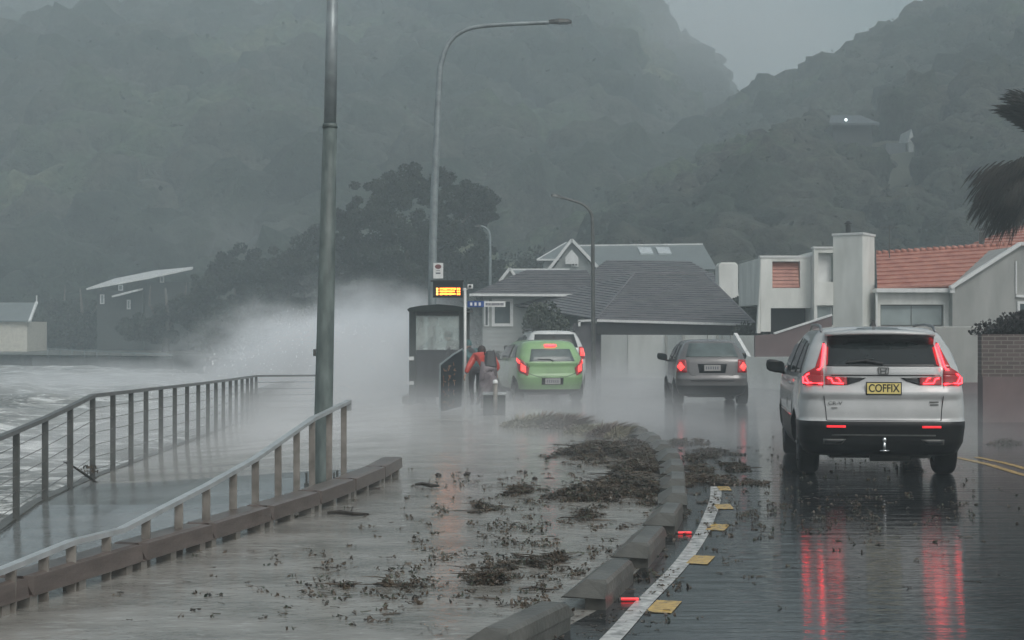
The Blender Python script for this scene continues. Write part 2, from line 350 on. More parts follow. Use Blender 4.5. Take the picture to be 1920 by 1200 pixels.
# sea: broken storm water
def sea_mat():
    m = bpy.data.materials.new('sea_water'); t = nodes(m); b = t.nodes['Principled BSDF']; L = t.links
    b.inputs['Roughness'].default_value = 0.22
    tc = t.nodes.new('ShaderNodeTexCoord')
    def nz(sc, st, det, rot=0.12, dist=0.0, rough=0.6):
        mp = t.nodes.new('ShaderNodeMapping'); mp.inputs['Scale'].default_value = st; mp.inputs['Rotation'].default_value = (0, 0, rot)
        L.new(tc.outputs['Object'], mp.inputs[0])
        n = t.nodes.new('ShaderNodeTexNoise'); n.inputs['Scale'].default_value = sc; n.inputs['Detail'].default_value = det
        n.inputs['Roughness'].default_value = rough; n.inputs['Distortion'].default_value = dist
        L.new(mp.outputs[0], n.inputs['Vector']); return n.outputs[0]
    def ramp(src, a, b_, ca=(0, 0, 0, 1), cb=(1, 1, 1, 1)):
        r = t.nodes.new('ShaderNodeValToRGB'); r.color_ramp.elements[0].position = a; r.color_ramp.elements[1].position = b_
        r.color_ramp.elements[0].color = ca; r.color_ramp.elements[1].color = cb; L.new(src, r.inputs[0]); return r.outputs[0]
    base = ramp(nz(0.6, (1, 0.7, 1), 5), 0.35, 0.65, (0.085, 0.09, 0.078, 1), (0.21, 0.21, 0.19, 1))
    f1 = ramp(nz(1.1, (0.55, 1.6, 1), 8, dist=1.2, rough=0.68), 0.49, 0.60)
    f2 = ramp(nz(5.0, (0.6, 1.5, 1), 6, dist=0.8, rough=0.75), 0.55, 0.66)
    g = t.nodes.new('ShaderNodeNewGeometry'); sp = t.nodes.new('ShaderNodeSeparateXYZ'); L.new(g.outputs['Position'], sp.inputs[0])
    hr = t.nodes.new('ShaderNodeMapRange'); hr.inputs['From Min'].default_value = -0.78; hr.inputs['From Max'].default_value = -0.42; L.new(sp.outputs['Z'], hr.inputs['Value'])
    mx1 = t.nodes.new('ShaderNodeMath'); mx1.operation = 'MAXIMUM'; L.new(f1, mx1.inputs[0])
    m2 = t.nodes.new('ShaderNodeMath'); m2.operation = 'MULTIPLY'; m2.inputs[1].default_value = 0.7; L.new(f2, m2.inputs[0]); L.new(m2.outputs[0], mx1.inputs[1])
    mh = t.nodes.new('ShaderNodeMath'); mh.operation = 'MULTIPLY'; mh.inputs[1].default_value = 0.7; L.new(hr.outputs[0], mh.inputs[0])
    mx2 = t.nodes.new('ShaderNodeMath'); mx2.operation = 'MAXIMUM'; L.new(mx1.outputs[0], mx2.inputs[0]); L.new(mh.outputs[0], mx2.inputs[1])
    mix = t.nodes.new('ShaderNodeMix'); mix.data_type = 'RGBA'; L.new(mx2.outputs[0], mix.inputs['Factor']); L.new(base, mix.inputs['A']); mix.inputs['B'].default_value = (0.82, 0.84, 0.82, 1)
    L.new(mix.outputs['Result'], b.inputs['Base Color'])
    bp = t.nodes.new('ShaderNodeBump'); bp.inputs['Distance'].default_value = 0.12; L.new(nz(3.5, (0.7, 1.3, 1), 6), bp.inputs['Height']); L.new(bp.outputs[0], b.inputs['Normal'])
    return m
M['sea'] = sea_mat()
nx, ny = 170, 260
X0, X1 = -75.0, -4.0; V = np.zeros((nx * ny, 3)); k = 0
yy = 6 + (np.linspace(0, 1, ny) ** 1.7) * 140
for j in range(ny):
    y = yy[j]
    for i in range(nx):
        u = i / (nx - 1); lim = xleft(y) - 0.02 if y < 38.6 else float(np.interp(y, [38.6, 60, 76, 97.5, 101.5, 146], [-6.3, -7.5, -12, -21, -31, -80]))
        x = lim - (1 - u) ** 1.6 * 62
        amp = 0.10 + 0.16 * min(1, (lim - x) / 6)
        ph = 0.62 * y + 0.16 * x + 1.6 * fbm(x * .12, y * .12, 1.0, 2)
        w = 1 - abs(math.sin(ph * 0.5)) 
        z = -0.92 + amp * (1.6 * w ** 1.6 - 0.5) + 0.13 * fbm(x * .7, y * .9, 3.0, 3)
        V[k] = (x, y, min(z, -0.25 + 0 * y)); k += 1
J, I = np.meshgrid(np.arange(ny - 1), np.arange(nx - 1), indexing='ij'); a = (J * nx + I).ravel()
F = np.stack([a, a + 1, a + nx + 1, a + nx], 1)
props(mk_np('sea', V, F, 'sea', smooth=True), kind='structure')

# road markings
def smooth_line(pts, k=6):
    P_ = []
    for i in range(len(pts) - 1):
        p0, p1, p2, p3 = pts[max(i - 1, 0)], pts[i], pts[i + 1], pts[min(i + 2, len(pts) - 1)]
        for j in range(k):
            u = j / k; P_.append(0.5 * ((2 * p1) + (p2 - p0) * u + (2 * p0 - 5 * p1 + 4 * p2 - p3) * u * u + (3 * p1 - p0 - 3 * p2 + p3) * u ** 3))
    return P_ + [pts[-1]]
def strip(name, pts, w, m, z=0.008):
    pts = [Vector(p[:2]).to_3d() for p in pts]
    if len(pts) > 2: pts = smooth_line(pts)
    V = []; n = len(pts)
    for i, p in enumerate(pts):
        d = (pts[min(i + 1, n - 1)] - pts[max(i - 1, 0)]).normalized(); a = Vector((d.y, -d.x, 0)) * w / 2
        V += [(p.x - a.x, p.y - a.y, z), (p.x + a.x, p.y + a.y, z)]
    return props(mk(name, V, [(2 * i, 2 * i + 1, 2 * i + 3, 2 * i + 2) for i in range(n - 1)], m), kind='structure')
wl = [gnd(1050, 1290), gnd(1147, 1198), gnd(1208, 1130), gnd(1272, 1064), gnd(1312, 1008), gnd(1329, 971), gnd(1341, 937), gnd(1342, 913)]
strip('white_edge_line', wl, 0.115, 'line_white')
for i, (x0, x1, yb) in enumerate([(1348, 1367, 917), (1346, 1367, 951), (1332, 1360, 990), (1292, 1335, 1051), (1215, 1274, 1139), (1085, 1150, 1235)]):
    a = gnd((x0 + x1) / 2 - 4, yb + 7); c = gnd((x0 + x1) / 2 + 4 , yb - 8); d = (c - a).normalized()
    a = gnd((x0 + x1) / 2, yb); w = 0.16 if yb > 930 else 0.13
    d = Vector((0.26, 0.97, 0)) if yb > 960 else Vector((0.05, 1, 0))
    L_ = 0.42
    strip('yellow_dash', [a - d * L_ / 2, a + d * L_ / 2], w, 'line_yellow', 0.009)
cl = [gnd(1790, 858), gnd(1850, 871), gnd(1925, 893), gnd(2100, 935)]
strip('centre_line', cl, 0.10, 'line_yellow'); strip('centre_line', [p + Vector((0.28, 0.03, 0)) for p in cl], 0.10, 'line_yellow')

# ------------------------------------------------------------------ hills
def hill(name, prof, Yr, Yb, zb, seed, back, bump=1.0, nu=90, nv=34, pw=0.85):
    xs = np.linspace(prof[0][0], prof[-1][0], nu); py = np.interp(xs, [p[0] for p in prof], [p[1] for p in prof])
    V = []; surf = []
    for i, (px, pt) in enumerate(zip(xs, py)):
        ridge = at(px, pt, Yr)
        for j in range(nv):
            v = j / (nv - 1) * 1.25
            if v <= 1: Y = Yb + (Yr - Yb) * v; z = zb + (ridge.z - zb) * v ** pw
            else: Y = Yr + (v - 1) * back * 4; z = ridge.z - (v - 1) * 4 * (ridge.z - zb) * 0.6
            X = (px - 960) / FOC * Y
            n = fbm(X * .012 + seed, Y * .012, seed, 4) * 9 * bump * min(1, v * 3) * (1 - 0.75 * min(1, max(0, v - .6) / .4))
            V.append((X, Y, z + n))
    F = [(i * nv + j, (i + 1) * nv + j, (i + 1) * nv + j + 1, i * nv + j + 1) for i in range(nu - 1) for j in range(nv - 1)]
    o = mk(name, V, F, 'hillground', smooth=True); props(o, kind='structure')
    return np.array(V).reshape(nu, nv, 3)
H1 = hill('left_hill', [(-500, 80), (-150, 60), (0, 22), (60, 16), (200, 0), (420, -10), (500, 8), (560, -20), (900, -50), (1080, -20), (1120, 10), (1160, 50), (1200, 78), (1240, 105), (1262, 132), (1290, 152), (1340, 190), (1385, 245), (1450, 320), (1550, 370), (1700, 430)], 330, 138, -0.5, 2.0, 60)
H2 = hill('right_hill', [(1080, 460), (1180, 380), (1290, 285), (1365, 245), (1420, 215), (1480, 190), (1530, 165), (1600, 132), (1660, 106), (1720, 80), (1780, 50), (1900, 0), (2200, -80), (2500, -60)], 230, 95, -0.3, 5.0, 60, nu=70)
H3 = hill('far_hill', [(900, -60), (1150, -50), (1300, -30), (1500, -60), (1800, -80)], 700, 480, 10, 9.0, 80, nu=40)
def canopy_mat():
    m = bpy.data.materials.new('canopy'); t = nodes(m); b = t.nodes['Principled BSDF']; L = t.links; b.inputs['Roughness'].default_value = .75; b.inputs['Specular IOR Level'].default_value = .15
    tc = t.nodes.new('ShaderNodeTexCoord')
    def nz(sc, det, rough=.55):
        n = t.nodes.new('ShaderNodeTexNoise'); n.inputs['Scale'].default_value = sc; n.inputs['Detail'].default_value = det; n.inputs['Roughness'].default_value = rough; L.new(tc.outputs['Object'], n.inputs['Vector']); return n.outputs[0]
    r = t.nodes.new('ShaderNodeValToRGB'); e = r.color_ramp.elements; e[0].position = .33; e[0].color = (.012, .018, .014, 1); e[1].position = .70; e[1].color = (.13, .135, .085, 1)
    for p_, c_ in ((.44, (.028, .040, .028, 1)), (.52, (.06, .062, .05, 1)), (.60, (.05, .075, .042, 1))): q = e.new(p_); q.color = c_
    L.new(nz(.035, 6, .62), r.inputs[0])
    r2 = t.nodes.new('ShaderNodeMapRange'); r2.inputs['From Min'].default_value = .35; r2.inputs['From Max'].default_value = .65; r2.inputs['To Min'].default_value = .45; r2.inputs['To Max'].default_value = 1.6; L.new(nz(.9, 6, .7), r2.inputs['Value'])
    mx = t.nodes.new('ShaderNodeMix'); mx.data_type = 'RGBA'; mx.blend_type = 'MULTIPLY'; mx.inputs['Factor'].default_value = 1; L.new(r.outputs[0], mx.inputs['A']); L.new(r2.outputs[0], mx.inputs['B']); L.new(mx.outputs['Result'], b.inputs['Base Color'])
    bp = t.nodes.new('ShaderNodeBump'); bp.inputs['Distance'].default_value = .7; bp.inputs['Strength'].default_value = 1; L.new(nz(1.3, 5, .7), bp.inputs['Height']); L.new(bp.outputs[0], b.inputs['Normal']); return m
M['canopy'] = canopy_mat()
_bm = bmesh.new(); bmesh.ops.create_icosphere(_bm, subdivisions=3, radius=1); ICO = np.array([v.co[:] for v in _bm.verts]); ICF = np.array([[v.index for v in f.verts] for f in _bm.faces]); _bm.free()
def forest(name, H, n, rmin, rmax, nper, size, label, extra=()):
    nu, nv, _ = H.shape; C = []; Rr = []
    for _ in range(n):
        u = random.random() * (nu - 2); v = (random.random() ** 0.8) * (nv - 1) * 0.80
        i, j = int(u), int(v); p = H[i, j] * (1 - (u - i)) + H[i + 1, j] * (u - i); q = H[i, j + 1]; p = p + (q - H[i, j]) * (v - j)
        r = rmin + (rmax - rmin) * random.random() ** 1.8
        sx = 960 + p[0] / p[1] * FOC; sy = HOR - (p[2] + r * .5 - EYE) / p[1] * FOC
        if name == 'ridge_forest' and p[1] < 146 and ((1530 < sx < 1665 and 190 < sy < 300) or (1640 < sx < 1740 and 225 < sy < 320)): continue   # clearings in front of the two hill houses
        C.append(p + [0, 0, r * 0.25]); Rr.append([r * random.uniform(.85, 1.3), r, r * random.uniform(.65, 1.15)])
    for c, r in extra: C.append(np.array(c)); Rr.append(r)
    C = np.array(C); Rr = np.array(Rr); V = []; 
    for c, r in zip(C, Rr):
        ph = rng.random(3) * 6.28; a = rng.random(3) * 2.2 + 1.6
        d = 1 + .17 * np.sin(ICO[:, 0] * a[0] * 2 + ph[0]) * np.sin(ICO[:, 2] * a[1] * 2 + ph[1]) + .12 * np.sin(ICO[:, 1] * 6 + ph[2]) * np.cos(ICO[:, 0] * 7 + ph[0]) + rng.normal(size=len(ICO)) * .045
        V.append(ICO * d[:, None] * r + c)
    F = np.concatenate([ICF + k * len(ICO) for k in range(len(C))]); V = np.vstack(V)
    o = mk_np(name, V, F, 'canopy'); props(o, kind='stuff', label=label, cat='forest')
    V2, F2 = leaves(C, Rr * 1.03, nper, size, shell=.9); o2 = mk_np(name, V2, F2, 'canopy'); 
    # one object: join the leaf fringe to the crowns
    me = bpy.data.meshes.new(name); V3 = np.vstack([V, V2]); F3 = np.vstack([np.column_stack([F2 + len(V)])]) 
    me.vertices.add(len(V3)); me.vertices.foreach_set('co', V3.astype(np.float32).ravel()); li = np.concatenate([F.ravel(), F3.ravel()]).astype(np.int32)
    me.loops.add(len(li)); me.loops.foreach_set('vertex_index', li); ls = np.concatenate([np.arange(len(F)) * 3, len(F) * 3 + np.arange(len(F3)) * 4]).astype(np.int32)
    me.polygons.add(len(ls)); me.polygons.foreach_set('loop_start', ls); me.update(calc_edges=True); me.materials.append(M['canopy'])
    me.polygons.foreach_set('use_smooth', np.concatenate([np.ones(len(F), bool), np.zeros(len(F3), bool)])); o.data = me; bpy.data.objects.remove(o2); return o
forest('hillside_forest', H1, 1900, 2.4, 7.0, 60, .38, 'dense dark bush covering the misty left hillside')
ex = []
for k in range(60):
    px = 1375 + k * 11 + random.uniform(-4, 4); i = min(68, int((px - 1080) / (2500 - 1080) * 69)); p = H2[i, 26]
    ex.append(((p[0] + random.uniform(-1, 1), p[1] - 3, p[2] + random.uniform(-.6, 1.0)), [random.uniform(1.6, 3.6), 2.6, random.uniform(.9, 1.8)]))
forest('ridge_forest', H2, 1700, 1.3, 4.2, 170, .20, 'dark trees covering the nearer hill on the right', ex)
# ================================================================== RAMP RAILINGS, KERBS
# sea-side railing: flat steel posts, top rail, wires
rail = thing('wire_railing', 'tall dark steel railing with thin wires along the sea side of the ramp', 'railing', (0, 0, 0))
lp = [(-30, 14.7), (31, 16.15), (85, 17.3), (132, 18.4), (174, 19.6), (212, 20.75), (246, 21.9), (274, 23.05), (302, 24.2), (328, 25.35), (351, 26.5), (372, 27.65), (390, 28.8), (405, 29.95), (419, 31.1), (432, 32.25), (443, 33.4), (454, 34.55), (464, 35.7), (472, 36.85), (480.5, 38)]
tops = [(-30, 833), (31, 808), (85, 785), (132, 763), (174, 742), (480.5, 705)]
P = []
for px, Y in lp:
    py = np.interp(px, [t[0] for t in tops], [t[1] for t in tops]) 
    if px > 174: # level along the run
        z = np.interp(Y, [19.6, 38], [at(174, 742, 19.6).z, at(480, 705, 38).z])
    else: z = at(px, py, Y).z
    P.append(Vector(((px - 960) / FOC * Y, Y, float(z))))
for p in P:
    b = B(); b.box((p.x - .034, p.y - .016, p.z - 1.22), (p.x + .034, p.y + .016, p.z - 0.01)); b.out('post', 'dark_steel', rail, bevel=0.003)
b = B(); E = at(596, 704, 38.4)
for p, q in zip(P, P[1:]): b.beam(p, q, .07, .045)
b.beam(P[-1], E, .06, .045); b.out('top_rail', 'dark_steel', rail)
for k in range(1, 7):
    dz = Vector((0, 0, -0.157 * k)); b = B()
    b.tube([p + dz for p in P], .0045, 5); b.tube([P[-1] + dz, E + dz], .006, 5); b.out('wire', 'dark_steel', rail)
b = B(); b.box((E.x - .03, E.y - .03, E.z - 1.15), (E.x + .03, E.y + .03, E.z)); b.out('post', 'dark_steel', rail)

# landward handrail, sinking with the ramp
hr = thing('handrail', 'bright flat topped handrail sinking behind the brown timber kerb', 'railing', (0, 0, 0))
hp = [(-60, 1090, 8.7), (0, 1071, 9.25), (133, 1017, 10.1), (227, 994, 10.8), (387, 912, 12.3), (479, 860, 13.7), (587, 785, 15.9), (654, 753, 17.3)]
HP = [at(*p) for p in hp]
b = B()
for p, q in zip(HP, HP[1:]): b.beam(p, q + (q - p).normalized() * .004, .062, .035)
e = HP[-1]; b.box((e.x - .03, e.y - .03, e.z - .10), (e.x + .03, e.y + .03, e.z + .018)); b.out('top_rail', 'rail_steel', hr)
for px in [20, 80, 134, 199, 270, 331, 387, 435, 479, 518, 553, 585, 616, 644]:
    for (a, pa), (c, pc) in zip(zip(hp, HP), list(zip(hp, HP))[1:]):
        if a[0] <= px <= c[0]:
            t = (px - a[0]) / (c[0] - a[0]); p = pa + (pc - pa) * t
            Y = p.y; zb = zdeck(Y) - .02 if Y < 17 else -.2
            b = B(); b.box((p.x - .032, p.y - .012, zb), (p.x + .032, p.y + .012, p.z - .015)); b.out('post', 'post_steel', hr, bevel=0.003); break

# timber kerb on stub feet beside the ramp
for i, ((x0, y0), (x1, y1)) in enumerate(list(zip(KB, KB[1:]))):
    if i == 0: continue
    p, q = Vector((x0, y0, 0)), Vector((x1, y1, 0)); d = (q - p).normalized(); L_ = (q - p).length
    nm = 'shortest timber kerb beam, at the far tip of the row' if i == len(KB) - 2 else 'brown timber kerb beam beside the ramp, %s from the far tip of the row' % ORD[len(KB) - 2 - i]
    t = thing('timber_kerb', nm, 'kerb beam', p, math.atan2(-d.x, d.y), 'timber kerb beams on feet beside the ramp')
    b = B(); prof = [(-.11, .09), (-.13, .16), (-.09, .20), (.085, .20), (.115, .185), (.12, .065), (.09, .058)]
    n = len(prof); a0, a1 = .03, L_ - .025
    def yy_(x, z, end): # skewed ends: chamfer at the top
        return (a0 + max(0, z - .14) * .35 + (0.09 if x > .1 else 0)) if end == 0 else (a1 - max(0, z - .14) * .35 + (0.09 if x > .1 else 0))
    vs = [(x, yy_(x, z, 0), z) for x, z in prof] + [(x, yy_(x, z, 1), z) for x, z in prof]
    b.add(vs, [(k, (k + 1) % n, n + (k + 1) % n, n + k) for k in range(n)] + [tuple(range(n - 1, -1, -1)), tuple(range(n, 2 * n))])
    b.out('beam', 'timber', t, bevel=0.002)
    for s_ in (0.10, 0.5, 0.93):
        b = B(); b.box((-.02, L_ * s_ - .045, -.02), (.10, L_ * s_ + .045, .062)); b.out('foot', 'post_steel', t)
# last pale piece of the row
# concrete kerb blocks along the road
for i, ((x0, y0), (x1, y1)) in enumerate(zip(BL, BL[1:])):
    if i == 0: continue
    p, q = Vector((x0, y0, 0)), Vector((x1, y1, 0)); d = (q - p).normalized(); L_ = (q - p).length * 0.67
    nm = 'nearest concrete kerb block, half cut by the bottom edge' if i == 1 else ('concrete kerb block with chamfered ends, %s along the white edge line counting from the bottom' % ORD[i - 1])
    t = thing('kerb_block', nm, 'kerb block', (p.x, p.y, 0), math.atan2(-d.x, d.y), 'concrete kerb blocks between footpath and road')
    H_, T0 = .175, .088
    prof = [(-.15, T0, 0.0), (-.03, H_, .14), (.092, H_, .14), (.108, H_ - .022, .09), (.113, T0, 0.0), (.113, T0 - .012, .004), (-.165, T0 - .012, .004)]
    n = len(prof); b = B(); b.add([(x, e, z) for x, z, e in prof] + [(x, L_ - e, z) for x, z, e in prof], [(k, (k + 1) % n, n + (k + 1) % n, n + k) for k in range(n)] + [tuple(range(n - 1, -1, -1)), tuple(range(n, 2 * n))])
    b.out('cap', 'concrete', t, bevel=0.003)
    b = B(); b.box((-.02, .05, -.01), (.108, L_ - .05, T0 - .013)); b.out('foot', 'concrete', t)

# ================================================================== POLES
# big near pole
base = gnd(604, 900, -.05); t = thing('lamp_post', 'thick weathered galvanised lamp pole rising past the top of the photo', 'lamp post', base)
Y = base.y; topc = at(624, -60, Y) - base; mid = at(618.5, 235, Y) - base
b = B(); b.tube([(0, 0, -.1), (0, 0, .02), mid * .02, mid * .5, mid], [.118, .118, .112, .1, .083], 24); b.out('pole_lower', 'pole_galv', t, True)
b = B(); b.tube([mid - Vector((0, 0, .03)), mid + Vector((0, 0, .02))], [.09, .086], 24); b.out('collar', 'pole_galv', t, True)
b = B(); b.tube([mid, topc], [.074, .066], 24); b.out('pole_upper', 'lamp_galv', t, True)
b = B(); b.box((-.2, -.2, -.12), (.2, .2, -.06)); b.out('base_plate', 'pole_galv', t, bevel=.004)
for sx in (-1, 1):
    for sy in (-1, 1):
        b = B(); b.tube([(sx * .16, sy * .16, -.07), (sx * .16, sy * .16, .10)], .014, 8); b.tube([(sx * .16, sy * .16, -.06), (sx * .16, sy * .16, -.02)], .03, 6); b.out('bolt', 'dark_steel', t)
b = B(); b.box((-.09, -.125, 1.45), (-.06, -.09, 1.53)); b.out('bracket', 'dark_steel', t)

def street_lamp(label, pts_px, Y, r0, r1, head_px, mname, base_py):
    base = at(pts_px[0][0], base_py, Y); t = thing('street_lamp', label, 'street lamp', base, 0, 'curved arm street lamps along the road')
    pts = [at(px, py, Y) - base for px, py in pts_px]; pts[0].z = 0
    # smooth
    P_ = []
    for i in range(len(pts) - 1):
        p0 = pts[max(i - 1, 0)]; p1 = pts[i]; p2 = pts[i + 1]; p3 = pts[min(i + 2, len(pts) - 1)]
        for k in range(6):
            u = k / 6; P_.append(0.5 * ((2 * p1) + (p2 - p0) * u + (2 * p0 - 5 * p1 + 4 * p2 - p3) * u * u + (3 * p1 - p0 - 3 * p2 + p3) * u ** 3))
    P_.append(pts[-1]); n = len(P_); rs = [r0 + (r1 - r0) * min(1, i / (n * .75)) for i in range(n)]
    b = B(); b.tube(P_, rs, 14); b.out('pole', mname, t, True)
    h0, h1 = at(*head_px[0], Y) - base, at(*head_px[1], Y) - base; d = (h1 - h0)
    u = Vector((0, 0, 1)); b = B()
    secs = [(0, .04, .035), (.12, .075, .055), (.45, .16, .06), (.85, .15, .045), (1, .09, .02)]
    vs = []
    for s_, w, h in secs:
        c = h0 + d * s_; vs += [c + Vector((0, -w, -.03)), c + Vector((0, w, -.03)), c + Vector((0, w * .7, h)), c + Vector((0, -w * .7, h))]
    fs = [(4 * i + k, 4 * i + (k + 1) % 4, 4 * i + 4 + (k + 1) % 4, 4 * i + 4 + k) for i in range(4) for k in range(4)] + [(3, 2, 1, 0), (16, 17, 18, 19)]
    b.add(vs, fs); hd = b.out('lamp_head', 'dark_steel', t)
    c0 = h0 + d * .45; c1 = h0 + d * .85
    b = B(); b.hexa([c0 + Vector((0, -.11, -.045)), c1 + Vector((0, -.11, -.045)), c1 + Vector((0, .11, -.045)), c0 + Vector((0, .11, -.045)), c0 + Vector((0, -.11, -.031)), c1 + Vector((0, -.11, -.031)), c1 + Vector((0, .11, -.031)), c0 + Vector((0, .11, -.031))]); b.out('lens', 'winlight', hd)
    return t
street_lamp('tall grey street lamp with long arm, rising behind the bus shelter', [(809, 560), (812, 450), (817, 300), (823, 160), (828, 115), (845, 75), (880, 53), (935, 46), (1030, 41.5)], 36.5, .105, .05, [(1028, 41), (1072, 40)], 'lamp_galv', 752)
street_lamp('dark street lamp standing before the grey tiled roof', [(1113, 700), (1112, 560), (1111, 430), (1108, 400), (1094, 384), (1070, 375), (1050, 370)], 50, .075, .04, [(1052, 370), (1033, 366)], 'dark_steel', 716)
street_lamp('faint small street lamp beside the big tree', [(919, 670), (919, 560), (919, 460), (917, 436), (908, 426), (900, 424)], 74, .075, .05, [(902, 424), (890, 424)], 'lamp_galv', 683)

# ================================================================== BUS STOP
S0 = gnd(822, 757); YS = S0.y; sc = YS / FOC
M['shelter'] = mat('shelter', (0.012, 0.020, 0.019), 0.3, var=0.2, scale=3)
M['shelter_panel'] = mat('shelter_panel', (0.016, 0.021, 0.025), 0.35, var=0.25, scale=2)
def glass_mat():
    m = bpy.data.materials.new('shelter_glass'); t = nodes(m); t.nodes.clear(); o = t.nodes.new('ShaderNodeOutputMaterial')
    g = t.nodes.new('ShaderNodeBsdfGlossy'); g.inputs['Roughness'].default_value = .08; tr = t.nodes.new('ShaderNodeBsdfTransparent'); tr.inputs[0].default_value = (.88, .93, .92, 1)
    d = t.nodes.new('ShaderNodeBsdfDiffuse'); d.inputs[0].default_value = (.72, .78, .76, 1)
    m1 = t.nodes.new('ShaderNodeMixShader'); m1.inputs[0].default_value = .10; m2 = t.nodes.new('ShaderNodeMixShader')
    n = t.nodes.new('ShaderNodeTexNoise'); n.inputs['Scale'].default_value = 3; tc = t.nodes.new('ShaderNodeTexCoord'); t.links.new(tc.outputs['Object'], n.inputs['Vector'])
    mr = t.nodes.new('ShaderNodeMapRange'); mr.inputs['To Min'].default_value = .05; mr.inputs['To Max'].default_value = .5; t.links.new(n.outputs[0], mr.inputs[0]); t.links.new(mr.outputs[0], m2.inputs[0])
    t.links.new(tr.outputs[0], m1.inputs[1]); t.links.new(g.outputs[0], m1.inputs[2]); t.links.new(m1.outputs[0], m2.inputs[1]); t.links.new(d.outputs[0], m2.inputs[2]); t.links.new(m2.outputs[0], o.inputs['Surface'])
    return m
M['shelter_glass'] = glass_mat()
sh = thing('bus_shelter', 'dark bus shelter with arched roof and end window in the spray', 'bus shelter', (S0.x, S0.y, 0))
X = lambda px: (px - 822) * sc
Z = lambda py: (757 - py) * sc + (EYE - (757 - HOR) * sc)
Ldp = 3.0
for (a, c) in ((767, 780), (861, 874)):
    for yy0 in (0, Ldp):
        b = B(); b.box((X(a), yy0, 0), (X(c), yy0 + .12, Z(583))); pst = b.out('post', 'shelter', sh, bevel=.006)
for yy0 in (.02, Ldp + .02):
    b = B(); b.box((X(780) + .002, yy0, Z(592)), (X(861) - .002, yy0 + .06, Z(583))); b.out('header', 'shelter', sh)
    if yy0 < 1: b = B(); b.box((X(780) + .002, yy0, Z(745)), (X(861) - .002, yy0 + .05, Z(656))); b.out('end_panel', 'shelter_panel', sh)
    b = B(); b.box((X(780) + .002, yy0 + .02, Z(656) + .002), (X(861) - .002, yy0 + .03, Z(592) - .002)); b.out('end_window', 'shelter_glass', sh)
b = B(); b.box((X(768), .13, Z(745)), (X(768) + .03, Ldp - .01, Z(660))); b.out('back_panel', 'shelter_panel', sh)
b = B(); b.box((X(768) + .008, .13, Z(660) + .002), (X(768) + .022, Ldp - .01, Z(590))); b.out('back_window', 'shelter_glass', sh)
b = B(); arc = [(764, 581), (768, 577), (790, 573), (822, 570.5), (852, 573), (874, 577), (882, 580)]
poly = [(X(a), Z(c)) for a, c in arc] + [(X(880), Z(583.5)), (X(766), Z(584))]
b.ext(poly, -.12, Ldp + .25); b.out('roof', 'shelter', sh)
b = B(); b.box((X(772), .4, .42), (X(772) + .38, Ldp - .4, .47)); b.box((X(772) + .05, .6, 0), (X(772) + .3, .66, .42)); b.box((X(772) + .05, 2.2, 0), (X(772) + .3, 2.26, .42)); b.out('bench', 'shelter_panel', sh)
for py in (672, 718):
    b = B(); b.box((X(766.5), -.006, Z(py + 3.5)), (X(776), -.001, Z(py - 3.5))); b.out('marker_strip', 'white_paint', sh)
for (px0, w) in ((752, 20), (874, 14)):
    b = B(); b.box((X(px0), .3, -.02), (X(px0 + w), Ldp - .3, .16)); b.out('footing', 'concrete', sh, bevel=.02)
# LED departure display on its own post
M['led'] = mat('led', (0.9, 0.45, 0.08), 0.4, emit=(1.0, 0.22, 0.02), estr=7)
M['led_hot'] = mat('led_hot', (0.9, 0.6, 0.15), 0.4, emit=(1.0, 0.42, 0.07), estr=6.0)
Yd = 33.6; sd_ = Yd / FOC; pb = gnd(872, 764)
pb = Vector(((872 - 960) * sd_, Yd, 0))
dp = thing('departure_display', 'lit orange departure display on a slim white post above the shelter', 'display board', pb)
Xd = lambda px: (px - 872) * sd_; Zd = lambda py: EYE - (py - HOR) * sd_
b = B(); b.tube([(0, 0, 0), (0, 0, Zd(540))], .03, 12); b.out('post', 'white_paint', dp, True)
b = B(); b.box((Xd(812), -.10, Zd(558)), (Xd(868), .10, Zd(527))); bx = b.out('housing', 'black', dp, bevel=.01)
b = B(); b.box((Xd(808), -.13, Zd(528.5)), (Xd(870), .13, Zd(526))); b.out('hood', 'black', dp)
b = B(); b.box((Xd(868), -.03, Zd(545)), (Xd(871), .03, Zd(540))); b.out('arm', 'white_paint', dp)
random.seed(3)
scr = B(); scr.box((Xd(815.5), -.108, Zd(556)), (Xd(866), -.101, Zd(537))); sc_o = scr.out('screen', 'black', dp)
for r_ in range(3):
    z1 = Zd(540.2 + r_ * 4.9); h = 3.2 * sd_
    b = B(); b.box((Xd(818.5), -.114, z1 - h), (Xd(822), -.109, z1)); b.out('led_digits', 'led_hot', sc_o)
    b = B(); x = 825.0
    while x < (853 if r_ else 855):
        w = random.uniform(1.6, 2.3); b.box((Xd(x), -.114, z1 - h * random.choice((1, 1, .8))), (Xd(x + w), -.109, z1)); x += w + .45
    b.out('led_line', 'led', sc_o)
    b = B(); b.box((Xd(857), -.114, z1 - h), (Xd(860), -.109, z1)); b.box((Xd(860.8), -.114, z1 - h), (Xd(863), -.109, z1)); b.out('led_digits', 'led', sc_o)
